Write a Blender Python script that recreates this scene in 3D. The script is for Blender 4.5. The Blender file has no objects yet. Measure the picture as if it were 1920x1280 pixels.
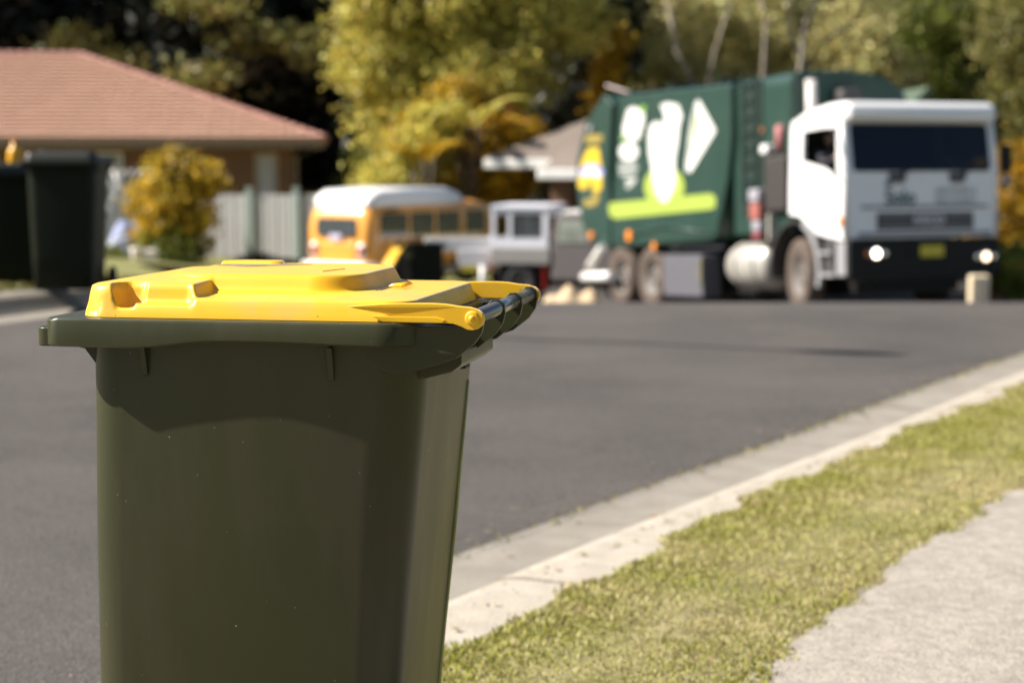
import bpy, bmesh, math, random
import numpy as np
from mathutils import Vector, Matrix
R = math.radians
rnd = random.Random(7)
scene = bpy.context.scene
col = scene.collection

# ------------------------------------------------------------------ camera, light, exposure
CAM_Z = 1.40
PITCH = math.atan(350 / 3400)
cam_d = bpy.data.cameras.new('camera')
cam = bpy.data.objects.new('camera', cam_d)
col.objects.link(cam)
cam.location = (0, 0, CAM_Z)
cam.rotation_euler = (R(90) - PITCH, 0, 0)
cam_d.sensor_width = 36
cam_d.lens = 63.75
cam_d.clip_start = 0.05
cam_d.clip_end = 1200
cam_d.dof.use_dof = True
cam_d.dof.focus_distance = 2.98
cam_d.dof.aperture_fstop = 3.5
scene.camera = cam

SUN_EL, SUN_AZ = R(41.8), R(181)          # direction towards the sun: from the left of the frame
world = bpy.data.worlds.new('World')
scene.world = world
world.use_nodes = True
wn = world.node_tree
bg = wn.nodes['Background']
sky = wn.nodes.new('ShaderNodeTexSky')
sky.sky_type = 'NISHITA'
sky.sun_disc = False
sky.sun_elevation = SUN_EL
sx, sy = math.cos(R(181)), math.sin(R(181))
sky.sun_rotation = math.atan2(sx, sy)
sky.air_density = 1.0
sky.dust_density = 0.6
wn.links.new(sky.outputs[0], bg.inputs[0])
bg.inputs[1].default_value = 0.05
sun_d = bpy.data.lights.new('sun', 'SUN')
sun_d.energy = 5.0
sun_d.angle = R(0.53)
sun_d.color = (1.0, 0.93, 0.83)
sun = bpy.data.objects.new('sun', sun_d)
col.objects.link(sun)
to_sun = Vector((sx * math.cos(SUN_EL), sy * math.cos(SUN_EL), math.sin(SUN_EL)))
sun.rotation_euler = to_sun.to_track_quat('Z', 'Y').to_euler()
scene.view_settings.view_transform = 'Standard'
scene.view_settings.look = 'None'
scene.view_settings.gamma = 1
scene.view_settings.exposure = 1.2
scene.view_settings.use_curve_mapping = False
scene.cycles.max_bounces = 8
scene.cycles.transparent_max_bounces = 12


# ------------------------------------------------------------------ helpers
def mat(name, color, rough=0.6, metal=0.0, vary=0.12, scale=8.0, bump=0.0, bscale=60.0, spec=0.5,
        coat=0.0, emit=None, emit_s=0.0, attr=None, transl=0.0, dirt=None, dirt_amt=0.0, dscale=3.0, dstretch=None):
    m = bpy.data.materials.new(name)
    m.use_nodes = True
    nt = m.node_tree
    b = nt.nodes['Principled BSDF']
    b.inputs['Roughness'].default_value = rough
    b.inputs['Metallic'].default_value = metal
    b.inputs['Specular IOR Level'].default_value = spec
    b.inputs['Coat Weight'].default_value = coat
    b.inputs['Coat Roughness'].default_value = 0.12
    tc = nt.nodes.new('ShaderNodeTexCoord')
    n = nt.nodes.new('ShaderNodeTexNoise')
    n.inputs['Scale'].default_value = scale
    n.inputs['Detail'].default_value = 6
    nt.links.new(tc.outputs['Object'], n.inputs['Vector'])
    ramp = nt.nodes.new('ShaderNodeValToRGB')
    c = Vector(color)
    ramp.color_ramp.elements[0].position = 0.3
    ramp.color_ramp.elements[1].position = 0.7
    ramp.color_ramp.elements[0].color = (*(c * (1 - vary)), 1)
    ramp.color_ramp.elements[1].color = (*[min(1, q) for q in c * (1 + vary)], 1)
    nt.links.new(n.outputs['Fac'], ramp.inputs['Fac'])
    out = ramp.outputs['Color']
    if attr:
        a = nt.nodes.new('ShaderNodeAttribute')
        a.attribute_name = attr
        mx = nt.nodes.new('ShaderNodeMix')
        mx.data_type = 'RGBA'
        mx.blend_type = 'MULTIPLY'
        mx.inputs[0].default_value = 1
        nt.links.new(out, mx.inputs[6])
        nt.links.new(a.outputs['Color'], mx.inputs[7])
        out = mx.outputs[2]
    if dirt:
        n2 = nt.nodes.new('ShaderNodeTexNoise')
        n2.inputs['Scale'].default_value = dscale
        n2.inputs['Detail'].default_value = 9
        n2.inputs['Roughness'].default_value = 0.65
        if dstretch:
            mp = nt.nodes.new('ShaderNodeMapping')
            mp.inputs['Scale'].default_value = dstretch
            nt.links.new(tc.outputs['Object'], mp.inputs[0])
            nt.links.new(mp.outputs[0], n2.inputs['Vector'])
        else:
            nt.links.new(tc.outputs['Object'], n2.inputs['Vector'])
        r2 = nt.nodes.new('ShaderNodeValToRGB')
        r2.color_ramp.elements[0].position = 0.48
        r2.color_ramp.elements[1].position = 0.72
        r2.color_ramp.elements[0].color = (0, 0, 0, 1)
        r2.color_ramp.elements[1].color = (dirt_amt,) * 3 + (1,)
        nt.links.new(n2.outputs['Fac'], r2.inputs['Fac'])
        mx = nt.nodes.new('ShaderNodeMix')
        mx.data_type = 'RGBA'
        nt.links.new(r2.outputs['Color'], mx.inputs[0])
        nt.links.new(out, mx.inputs[6])
        mx.inputs[7].default_value = (*dirt, 1)
        out = mx.outputs[2]
        mr = nt.nodes.new('ShaderNodeMapRange')
        mr.inputs[3].default_value = rough
        mr.inputs[4].default_value = min(1, rough + 0.25)
        nt.links.new(n2.outputs['Fac'], mr.inputs[0])
        nt.links.new(mr.outputs[0], b.inputs['Roughness'])
    nt.links.new(out, b.inputs['Base Color'])
    if bump:
        n3 = nt.nodes.new('ShaderNodeTexNoise')
        n3.inputs['Scale'].default_value = bscale
        n3.inputs['Detail'].default_value = 5
        nt.links.new(tc.outputs['Object'], n3.inputs['Vector'])
        bp = nt.nodes.new('ShaderNodeBump')
        bp.inputs['Strength'].default_value = bump
        bp.inputs['Distance'].default_value = 0.01
        nt.links.new(n3.outputs['Fac'], bp.inputs['Height'])
        nt.links.new(bp.outputs[0], b.inputs['Normal'])
    if emit:
        b.inputs['Emission Color'].default_value = (*emit, 1)
        b.inputs['Emission Strength'].default_value = emit_s
    if transl:
        tr = nt.nodes.new('ShaderNodeBsdfTranslucent')
        nt.links.new(out, tr.inputs[0])
        ms = nt.nodes.new('ShaderNodeMixShader')
        ms.inputs[0].default_value = transl
        nt.links.new(b.outputs[0], ms.inputs[1])
        nt.links.new(tr.outputs[0], ms.inputs[2])
        nt.links.new(ms.outputs[0], nt.nodes['Material Output'].inputs[0])
    return m


def glass(name, tint=(0.02, 0.025, 0.03), see=0.35):
    m = bpy.data.materials.new(name)
    m.use_nodes = True
    nt = m.node_tree
    b = nt.nodes['Principled BSDF']
    b.inputs['Base Color'].default_value = (*tint, 1)
    b.inputs['Roughness'].default_value = 0.04
    t = nt.nodes.new('ShaderNodeBsdfTransparent')
    t.inputs[0].default_value = (0.75, 0.8, 0.8, 1)
    ms = nt.nodes.new('ShaderNodeMixShader')
    ms.inputs[0].default_value = see
    nt.links.new(b.outputs[0], ms.inputs[1])
    nt.links.new(t.outputs[0], ms.inputs[2])
    nt.links.new(ms.outputs[0], nt.nodes['Material Output'].inputs[0])
    return m


def link(name, me, parent=None, m=None):
    o = bpy.data.objects.new(name, me)
    col.objects.link(o)
    if parent:
        o.parent = parent
    if m is not None:
        me.materials.append(m)
    return o


def tag(o, label, cat, group=None, kind=None):
    if label:
        o['label'] = label
    if cat:
        o['category'] = cat
    if group:
        o['group'] = group
    if kind:
        o['kind'] = kind
    return o


def struct(o):
    o['kind'] = 'structure'
    return o


def thing(name, loc, rz, label, cat, group=None, rx=0.0):
    o = bpy.data.objects.new(name, None)
    o.empty_display_size = 0.2
    col.objects.link(o)
    o.location = loc
    o.rotation_mode = 'XYZ'
    o.rotation_euler = (rx, 0, rz)
    return tag(o, label, cat, group)


def pymesh(name, v, f, m=None, parent=None, smooth=False):
    me = bpy.data.meshes.new(name)
    me.from_pydata([tuple(p) for p in v], [], f)
    me.update()
    if smooth:
        me.polygons.foreach_set('use_smooth', [True] * len(me.polygons))
    return link(name, me, parent, m)


def npmesh(name, V, F, m=None, parent=None, colors=None, smooth=False):
    me = bpy.data.meshes.new(name)
    k = F.shape[1]
    me.vertices.add(len(V))
    me.vertices.foreach_set('co', V.astype(np.float32).ravel())
    me.loops.add(F.size)
    me.loops.foreach_set('vertex_index', F.astype(np.int32).ravel())
    me.polygons.add(len(F))
    me.polygons.foreach_set('loop_start', np.arange(0, F.size, k, dtype=np.int32))
    me.polygons.foreach_set('loop_total', np.full(len(F), k, dtype=np.int32))
    if smooth:
        me.polygons.foreach_set('use_smooth', np.ones(len(F), dtype=bool))
    me.update(calc_edges=True)
    if colors is not None:
        a = me.color_attributes.new('tint', 'FLOAT_COLOR', 'POINT')
        c4 = np.ones((len(V), 4), dtype=np.float32)
        c4[:, :3] = colors
        a.data.foreach_set('color', c4.ravel())
    return link(name, me, parent, m)


def bm_obj(name, bm, m=None, parent=None, smooth=False, bevel=0.0, seg=2):
    bmesh.ops.recalc_face_normals(bm, faces=bm.faces)
    me = bpy.data.meshes.new(name)
    bm.to_mesh(me)
    bm.free()
    if smooth:
        me.polygons.foreach_set('use_smooth', [True] * len(me.polygons))
    o = link(name, me, parent, m)
    if bevel:
        b = o.modifiers.new('bevel', 'BEVEL')
        b.width = bevel
        b.segments = seg
        b.limit_method = 'ANGLE'
        b.angle_limit = R(35)
        b.harden_normals = False
        me.polygons.foreach_set('use_smooth', [True] * len(me.polygons))
        w = o.modifiers.new('wn', 'WEIGHTED_NORMAL')
        w.keep_sharp = True
    return o


def bm_box(bm, c, s, rot=None):
    mtx = Matrix.Translation(c) @ (rot or Matrix()) @ Matrix.Diagonal((*s, 1))
    bmesh.ops.create_cube(bm, size=1, matrix=mtx)


def box(name, c, s, m, parent=None, bevel=0.0, rot=None, seg=2):
    bm = bmesh.new()
    bm_box(bm, c, s, rot)
    return bm_obj(name, bm, m, parent, bevel=bevel, seg=seg)


def bm_tube(bm, pts, rad, n=10, cap=True):
    pts = [Vector(p) for p in pts]
    if not hasattr(rad, '__len__'):
        rad = [rad] * len(pts)
    rings = []
    for i, p in enumerate(pts):
        a = pts[max(0, i - 1)]
        b = pts[min(len(pts) - 1, i + 1)]
        d = (b - a).normalized()
        up = Vector((0, 0, 1)) if abs(d.z) < 0.9 else Vector((1, 0, 0))
        x = d.cross(up).normalized()
        y = x.cross(d)
        rings.append([bm.verts.new(p + (x * math.cos(t) + y * math.sin(t)) * rad[i])
                      for t in [2 * math.pi * k / n for k in range(n)]])
    for a, b in zip(rings, rings[1:]):
        for k in range(n):
            bm.faces.new((a[k], a[(k + 1) % n], b[(k + 1) % n], b[k]))
    if cap:
        bm.faces.new(rings[0][::-1])
        bm.faces.new(rings[-1])


def tube(name, pts, rad, m, parent=None, n=10, smooth=True):
    bm = bmesh.new()
    bm_tube(bm, pts, rad, n)
    o = bm_obj(name, bm, m, parent)
    for p in o.data.polygons:
        p.use_smooth = len(p.vertices) == 4
    return o


def bm_prism(bm, poly, to3, t0, t1):
    """poly: 2-D points; to3(a,b,t) -> 3-D; extruded between t0 and t1"""
    A = [bm.verts.new(to3(a, b, t0)) for a, b in poly]
    B = [bm.verts.new(to3(a, b, t1)) for a, b in poly]
    n = len(poly)
    bm.faces.new(A)
    bm.faces.new(B[::-1])
    for i in range(n):
        bm.faces.new((A[i], A[(i + 1) % n], B[(i + 1) % n], B[i]))


def prism(name, poly, to3, t0, t1, m, parent=None, bevel=0.0, seg=2):
    bm = bmesh.new()
    bm_prism(bm, poly, to3, t0, t1)
    return bm_obj(name, bm, m, parent, bevel=bevel, seg=seg)


def bm_holed(bm, outer, holes, to3, t0, t1):
    """flat plate with holes, thickness t0..t1"""
    for t in (t0, t1):
        es = []
        for loop in [outer] + holes:
            vs = [bm.verts.new(to3(a, b, t)) for a, b in loop]
            es += [bm.edges.new((vs[i], vs[(i + 1) % len(vs)])) for i in range(len(vs))]
        bmesh.ops.triangle_fill(bm, edges=es, use_beauty=True, use_dissolve=False)
    for loop in [outer] + holes:
        A = [bm.verts.new(to3(a, b, t0)) for a, b in loop]
        B = [bm.verts.new(to3(a, b, t1)) for a, b in loop]
        for i in range(len(loop)):
            j = (i + 1) % len(loop)
            bm.faces.new((A[i], A[j], B[j], B[i]))
    bmesh.ops.remove_doubles(bm, verts=bm.verts, dist=1e-5)


def rrect2(a0, a1, b0, b1, rl, rr_, n=5):
    pts = []
    for cx, cy, s, r in ((a1 - rr_, b1 - rr_, 0, rr_), (a0 + rl, b1 - rl, 90, rl), (a0 + rl, b0 + rl, 180, rl), (a1 - rr_, b0 + rr_, 270, rr_)):
        for k in range(n + 1):
            t = R(s + 90 * k / n)
            pts.append((cx + r * math.cos(t), cy + r * math.sin(t)))
    return pts


def rrect(a0, a1, b0, b1, r, n=5):
    pts = []
    for cx, cy, s in ((a1 - r, b1 - r, 0), (a0 + r, b1 - r, 90), (a0 + r, b0 + r, 180), (a1 - r, b0 + r, 270)):
        for k in range(n + 1):
            t = R(s + 90 * k / n)
            pts.append((cx + r * math.cos(t), cy + r * math.sin(t)))
    return pts


def wheel(name, parent, c, axis, r, w, mt, mr, hub=None):
    """tyre and rim as a part with a sub-part; axis is a unit vector"""
    a = Vector(axis).normalized()
    q = a.to_track_quat('Z', 'Y').to_matrix().to_4x4()
    M = Matrix.Translation(c) @ q

    def lathe(prof, n=32):
        bm = bmesh.new()
        rings = [[bm.verts.new(M @ Vector((rr * math.cos(t), rr * math.sin(t), z)))
                  for t in [2 * math.pi * k / n for k in range(n)]] for rr, z in prof]
        for A, B in zip(rings, rings[1:]):
            for k in range(n):
                bm.faces.new((A[k], A[(k + 1) % n], B[(k + 1) % n], B[k]))
        return bm
    h = w / 2
    bm = lathe([(r * .58, -h * .8), (r * .8, -h), (r * .95, -h * .9), (r, -h * .55), (r, h * .55), (r * .95, h * .9), (r * .8, h), (r * .58, h * .8)])
    ty = bm_obj(name, bm, mt, parent, smooth=True)
    bm = lathe([(0.001, h * .3), (r * .18, h * .35), (r * .2, h * .5), (r * .22, h * .2), (r * .48, h * .1), (r * .55, h * .75), (r * .6, h * .8), (r * .6, -h * .8), (r * .3, -h * .3), (0.001, -h * .3)])
    bm_obj('rim', bm, mr, ty, smooth=True)
    return ty


def text(name, s, size, M, m, parent=None, extrude=0.002, align='CENTER', bold=0.0, sx=1.0):
    cu = bpy.data.curves.new(name, 'FONT')
    cu.body = s
    cu.size = size
    cu.extrude = extrude
    cu.offset = bold
    cu.align_x = align
    cu.align_y = 'CENTER'
    tmp = bpy.data.objects.new(name, cu)
    col.objects.link(tmp)
    dg = bpy.context.evaluated_depsgraph_get()
    me = bpy.data.meshes.new_from_object(tmp.evaluated_get(dg))
    bpy.data.objects.remove(tmp)
    bpy.data.curves.remove(cu)
    me.transform(M @ Matrix.Diagonal((sx, 1, 1, 1)))
    me.materials.clear()
    me.name = name
    return link(name, me, parent, m)


def sm(a, b, x):
    t = min(1.0, max(0.0, (x - a) / (b - a)))
    return t * t * (3 - 2 * t)


def interp(x, xs, ys):
    return float(np.interp(x, xs, ys))


# ------------------------------------------------------------------ terrain height
def hR(y):
    if y < 15:
        return 0.0
    if y < 19.5:
        return -0.00903 * (y - 15) ** 2
    return interp(y, [19.5, 26, 34, 46, 60, 400], [-.183, -.866, -1.46, -1.95, -2.2, -2.2])


def hL(y):
    return interp(y, [8, 10, 12.5, 14, 18, 25, 46, 60, 400], [0, .1, .215, .24, .1, -.3, -1.24, -1.4, -1.4])


def G(x, y):
    q = x / max(y, 6.0)
    dip = -.55 * sm(1, 5, x) * sm(28, 38, y)
    t = sm(-0.235, -0.06, q)
    return hL(y) * (1 - t) + hR(y) * t + dip


# near kerb: the line where asphalt meets the gutter tray
KP = [(-9.0, -6.5), (-5.1, -1.6), (-2.42, 2.4), (-1.42, 4.1), (-0.2, 6.25), (1.12, 8.5), (2.36, 10.65), (3.62, 12.75), (5.2, 15.2), (7.6, 18.6), (14.6, 27.6), (24.0, 39.0), (70.0, 92.0)]


def resample(pts, step):
    P = [Vector((a, b)) for a, b in pts]
    # Catmull-Rom
    out = []
    for i in range(len(P) - 1):
        p0 = P[max(0, i - 1)]; p1 = P[i]; p2 = P[i + 1]; p3 = P[min(len(P) - 1, i + 2)]
        n = max(1, int((p2 - p1).length / step * 1.0))
        for k in range(n):
            t = k / n
            out.append(0.5 * ((2 * p1) + (p2 - p0) * t + (2 * p0 - 5 * p1 + 4 * p2 - p3) * t * t + (3 * p1 - p0 - 3 * p2 + p3) * t ** 3))
    out.append(P[-1])
    return out


KL = resample(KP, 0.3)
KN = []
for i in range(len(KL)):
    d = (KL[min(len(KL) - 1, i + 1)] - KL[max(0, i - 1)]).normalized()
    KN.append(Vector((d.y, -d.x)))          # points to the right of travel (away from the road)


def kpt(i, n):
    p = KL[i] + KN[i] * n
    return p.x, p.y


def strip(name, i0, i1, ns, zoff, m, smooth=True, jitter=None):
    """sheet along the near kerb; ns: offsets (or function of i), zoff: height above G for each"""
    V = []
    F = []
    k = len(ns(i0)) if callable(ns) else len(ns)
    for i in range(i0, i1 + 1):
        row = ns(i) if callable(ns) else ns
        for j, n in enumerate(row):
            if jitter:
                n += jitter(i, j)
            x, y = kpt(i, n)
            z = zoff[j] if not callable(zoff) else zoff(n)
            V.append((x, y, G(x, y) + z))
    for i in range(i1 - i0):
        for j in range(k - 1):
            a = i * k + j
            F.append((a, a + 1, a + k + 1, a + k))
    return pymesh(name, V, F, m, smooth=smooth)


# ------------------------------------------------------------------ ground materials
def asphalt_material():
    m = mat('asphalt', (0.060, 0.052, 0.0465), 0.75, vary=0.22, scale=0.5, bump=0.0, spec=0.5, dirt=(.095, .08, .068), dirt_amt=.5, dscale=1.1)
    nt = m.node_tree
    b = nt.nodes['Principled BSDF']
    tc = nt.nodes['Texture Coordinate']
    v = nt.nodes.new('ShaderNodeTexVoronoi')
    v.inputs['Scale'].default_value = 110
    nt.links.new(tc.outputs['Object'], v.inputs['Vector'])
    mx = nt.nodes.new('ShaderNodeMix')
    mx.data_type = 'RGBA'
    mx.blend_type = 'OVERLAY'
    mx.inputs[0].default_value = 0.55
    src = b.inputs['Base Color'].links[0].from_socket
    nt.links.new(src, mx.inputs[6])
    bw = nt.nodes.new('ShaderNodeRGBToBW')
    nt.links.new(v.outputs['Color'], bw.inputs[0])
    nt.links.new(bw.outputs[0], mx.inputs[7])
    nt.links.new(mx.outputs[2], b.inputs['Base Color'])
    bp = nt.nodes.new('ShaderNodeBump')
    bp.inputs['Strength'].default_value = 0.7
    bp.inputs['Distance'].default_value = 0.006
    nt.links.new(v.outputs['Distance'], bp.inputs['Height'])
    nt.links.new(bp.outputs[0], b.inputs['Normal'])
    return m


M_asphalt = asphalt_material()
M_tray = mat('gutter_concrete', (0.235, 0.212, 0.178), 0.85, vary=0.14, scale=5, bump=0.5, bscale=90, dirt=(0.15, 0.125, 0.09), dirt_amt=0.5, dscale=2.2)
M_kerb = mat('kerb_concrete', (0.36, 0.32, 0.265), 0.85, vary=0.12, scale=9, bump=0.4, bscale=90, dirt=(0.30, 0.25, 0.18), dirt_amt=0.4, dscale=5)
M_path = mat('footpath_concrete', (0.295, 0.262, 0.222), 0.9, vary=0.2, scale=26, bump=0.7, bscale=75, dirt=(0.17, 0.15, 0.125), dirt_amt=0.45, dscale=4)
M_soil = mat('lawn_soil', (0.23, 0.20, 0.095), 0.95, vary=0.4, scale=7, bump=1.0, bscale=50, dirt=(0.14, 0.15, 0.035), dirt_amt=0.9, dscale=2.0)
M_ground = mat('ground_earth', (0.11, 0.11, 0.04), 0.95, vary=0.35, scale=0.4, bump=0.6, bscale=8)
M_lawn = mat('far_lawn', (0.17, 0.165, 0.045), 0.95, vary=0.3, scale=1.2, bump=1.0, bscale=25)

# base terrain sheet
V = []
F = []
gx = np.concatenate([np.arange(-160, -30, 10), np.arange(-30, 30, 1.0), np.arange(30, 161, 10)])
gy = np.concatenate([np.arange(-40, -6, 4), np.arange(-6, 60, 1.0), np.arange(60, 401, 12)])
for y in gy:
    for x in gx:
        V.append((x, y, G(x, y) - 0.16))
nx = len(gx)
for j in range(len(gy) - 1):
    for i in range(nx - 1):
        a = j * nx + i
        F.append((a, a + 1, a + nx + 1, a + nx))
struct(pymesh('ground', V, F, M_ground, smooth=True))

i_all = len(KL) - 1
i_far = next(i for i, p in enumerate(KL) if p.y > 60)


def left_edge(i):
    y = KL[i].y
    return -6.2 - 16 * sm(11.3, 24, y)


def road_ns(i):
    e = left_edge(i)
    return [e * (1 - k / 16) for k in range(17)]


struct(strip('road', 0, i_far, road_ns, [0.0] * 17, M_asphalt))

# far kerb on the left side of the road
fk = [i for i in range(len(KL)) if left_edge(i) > -6.8]
kerb_far = bpy.data.objects.new('kerb_far', None)
col.objects.link(kerb_far)
kerb_far['kind'] = 'structure'
for a in range(2, len(fk) - 4, 4):
    seg = fk[a:a + 5]
    V = []
    F = []
    pr = [(0, -.02), (-.30, -.012), (-.34, .02), (-.42, .10), (-.48, .125), (-.64, .125), (-.64, -.1)]
    for q, i in enumerate(seg):
        sh = 0.006 if q == 0 else (-0.006 if q == len(seg) - 1 else 0)
        for n, z in pr:
            x, y = kpt(i, left_edge(i) + n)
            V.append((x, y + sh, G(x, y) + z + 0.012))
    k = len(pr)
    for q in range(len(seg) - 1):
        for j in range(k - 1):
            b = q * k + j
            F.append((b, b + k, b + k + 1, b + 1))
    pymesh('kerb_section', V, F, M_tray, kerb_far)

# left verge and lawns
struct(strip('verge_far', 0, i_far, lambda i: [left_edge(i) - .6, left_edge(i) - 1.2] + [left_edge(i) - 1.2 - 2.2 * k for k in range(1, 26)], [.125, .115] + [.11] * 25, M_lawn))

def path_n(y):
    return interp(y, [3.5, 4.2, 5.3, 6.7, 9], [1.73, 1.71, 1.64, 1.55, 1.52])


def grass_n(y):
    return interp(y, [4.4, 5, 5.7, 6.4, 7.7, 9.7], [.94, .91, .85, .80, .73, .76])


# near kerb: gutter tray and rollover kerb cast in sections
kerb = bpy.data.objects.new('kerb', None)
col.objects.link(kerb)
kerb['kind'] = 'structure'
tray_pr = [(0.0, .004), (.05, -.004), (.33, -.012), (.375, -.008), (.375, -.12)]
roll_pr = [(.376, -.12), (.376, -.006), (.40, .006), (.43, .028), (.48, .07), (.52, .098), (.56, .116), (.62, .127), (.76, .131), (.78, .12), (.78, -.1)]
nsec = 8
for a in range(0, i_far - nsec, nsec):
    for nm, pr, mm in (('gutter_section', tray_pr, M_tray), ('kerb_section', roll_pr, M_kerb)):
        V = []
        F = []
        k = len(pr)
        lift = rnd.uniform(-.003, .003)
        rows = list(range(a, a + nsec + 1))
        for q, i in enumerate(rows):
            for n, z in pr:
                if n > .75:
                    n += max(0, grass_n(KL[i].y) + .05 - .76)
                x, y = kpt(i, n)
                d = (KL[i + 1] - KL[i]).normalized() * (0.010 if q == 0 else (-0.010 if q == nsec else 0))
                V.append((x + d.x, y + d.y, G(x, y) + z + lift))
        for q in range(nsec):
            for j in range(k - 1):
                b = q * k + j
                F.append((b, b + 1, b + k + 1, b + k))
        F.append(tuple(range(k))[::-1])
        F.append(tuple(range(nsec * k, nsec * k + k)))
        o = pymesh(nm, V, F, mm, kerb)

# verge soil sheet, footpath, ground beyond it
edge_noise = {}
for i in range(len(KL)):
    edge_noise[i] = (0.03 * math.sin(i * 1.3) + 0.025 * math.sin(i * 3.1 + 1) + rnd.uniform(-.02, .02),
                     0.035 * math.sin(i * 1.1 + 2) + 0.02 * math.sin(i * 2.7) + rnd.uniform(-.02, .02))


def verge_ns(i):
    p = path_n(KL[i].y)
    g = grass_n(KL[i].y)
    return [.70, .80, g + .03, 1.1, 1.25, 1.4, p - .08, p + .12]


struct(strip('verge', 0, i_far, verge_ns, [.10, .12, .136, .139, .143, .14, .141, .13], M_soil))
struct(strip('footpath', 0, i_far, lambda i: [path_n(KL[i].y) + q for q in (-.05, .3, .7, 1.25)], [.137, .142, .142, .137], M_path))
struct(strip('lawn_right', 0, i_far, lambda i: [path_n(KL[i].y) + q for q in [1.2, 1.6] + [1.6 + 3 * k for k in range(1, 14)]], [.134, .15] + [.2 + .05 * k for k in range(13)], M_lawn))

# ------------------------------------------------------------------ grass blades
M_grass = mat('grass_blades', (1, 1, 1), 0.6, vary=0.05, attr='tint', transl=0.3)


def hnoise(x, y, s, seed=0):
    x = x * s + seed * 13.1
    y = y * s - seed * 7.7
    return (np.sin(x * 1.7 + 1.3 * np.sin(y * 1.1)) + np.sin(y * 2.3 + 1.7 * np.sin(x * .9 + 2)) + np.sin((x + y) * 3.1 + seed)) / 3


def blades(name, N, sampler, hgt, label, seed=1, wid=0.0026, palette=None):
    rs = np.random.RandomState(seed)
    x, y, z = sampler(rs, N)
    n = len(x)
    ang = rs.uniform(0, 2 * np.pi, n)
    lean = rs.uniform(.2, 1.1, n)
    h = hgt * rs.uniform(.4, 1.15, n)
    w = wid * rs.uniform(.7, 1.5, n) * (1 + np.hypot(x, y) / 9)
    dx, dy = np.cos(ang), np.sin(ang)
    P = np.zeros((n, 3, 3))
    P[:, 0] = np.stack([x - dy * w, y + dx * w, z - .003], 1)
    P[:, 1] = np.stack([x + dy * w, y - dx * w, z - .003], 1)
    P[:, 2] = np.stack([x + dx * h * lean, y + dy * h * lean, z + h], 1)
    patch = hnoise(x, y, .8, seed) * .4 + hnoise(x, y, 2.6, seed + 3) * .5 + hnoise(x, y, 8.0, seed + 5) * .35
    t = np.clip(.47 + .9 * patch + rs.normal(0, .25, n), 0, 1)[:, None]
    green = np.array([.31, .31, .05]) if palette is None else np.array(palette[0])
    straw = np.array([.52, .45, .21]) if palette is None else np.array(palette[1])
    c = green * (1 - t) + straw * t
    brown = rs.uniform(0, 1, n) < .05 + .12 * np.clip(hnoise(x, y, 1.9, seed + 8), 0, 1)
    c[brown] = np.array([.27, .17, .08])
    c *= rs.uniform(.7, 1.25, n)[:, None]
    C = np.repeat(c, 3, axis=0)
    Fc = np.arange(n * 3).reshape(n, 3)
    o = npmesh(name, P.reshape(-1, 3), Fc, M_grass, colors=C)
    o['kind'] = 'stuff'
    if label:
        o['label'] = label
    o['category'] = 'grass'
    return o


KLa = np.array([(p.x, p.y) for p in KL])
KNa = np.array([(p.x, p.y) for p in KN])


def verge_sampler(n0, n1, y0, y1, ragged=True, dens_pow=1.0, zo=.137):
    idx = [i for i in range(len(KL)) if y0 <= KL[i].y <= y1]

    def f(rs, N):
        t = rs.uniform(0, 1, N) ** dens_pow
        fi = idx[0] + t * (len(idx) - 1)
        i = fi.astype(int)
        fr = (fi - i)[:, None]
        P = KLa[i] * (1 - fr) + KLa[i + 1] * fr
        Nn = KNa[i] * (1 - fr) + KNa[i + 1] * fr
        s = fi * .3
        if n0 is None:
            a0 = np.array([grass_n(q) for q in P[:, 1]])
            a1 = np.array([path_n(q) for q in P[:, 1]])
        else:
            a0, a1 = n0, n1
        e0 = a0 + (.022 * np.sin(s * 3.1) + .025 * np.sin(s * 7.7 + 1) + .02 * np.sin(s * 17) if ragged else 0)
        e1 = a1 + (.02 * np.sin(s * 2.3 + 2) + .02 * np.sin(s * 6.1) + .02 * np.sin(s * 23) if ragged else 0)
        u = rs.uniform(0, 1, N)
        # a few runners creep over the edges
        n = e0 + (e1 - e0) * u + rs.normal(0, .015, N)
        X = P + Nn * n[:, None]
        z = np.array([G(a, b) for a, b in X]) + zo
        return X[:, 0], X[:, 1], z
    return f


blades('verge_grass', 260000, verge_sampler(None, None, 1.5, 17, dens_pow=1.25), .015, 'short green and straw coloured grass on the strip between kerb and footpath', 1)
blades('far_verge_grass', 16000, verge_sampler(-8.7, -6.88, 5, 12.5), .04, 'dry short grass on the far verge under the dark green bins', 2, wid=.006,
       palette=((.14, .16, .03), (.30, .24, .09)))

# tiny debris on kerb, gutter and road edge: clippings and grit
def debris(name, N, n0, n1, label, colr, seed, zo):
    rs = np.random.RandomState(seed)
    fx, fy, fz = verge_sampler(n0, n1, 3, 15, dens_pow=1.2)(rs, N)
    P = np.zeros((N, 4, 3))
    a = rs.uniform(0, 6.28, N)
    L = rs.uniform(.004, .013, N)
    W = L * rs.uniform(.2, .8, N)
    z = np.array([G(q, r) for q, r in zip(fx, fy)]) + zo + .004
    for k, (sa, sb) in enumerate(((-1, -1), (1, -1), (1, 1), (-1, 1))):
        P[:, k, 0] = fx + np.cos(a) * L * sa - np.sin(a) * W * sb
        P[:, k, 1] = fy + np.sin(a) * L * sa + np.cos(a) * W * sb
        P[:, k, 2] = z + rs.uniform(0, .004, N)
    c = np.array(colr) * rs.uniform(.5, 1.3, N)[:, None]
    o = npmesh(name, P.reshape(-1, 3), np.arange(N * 4).reshape(N, 4), M_grass, colors=np.repeat(c, 4, axis=0))
    tag(o, label, 'litter', kind='stuff')


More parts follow.
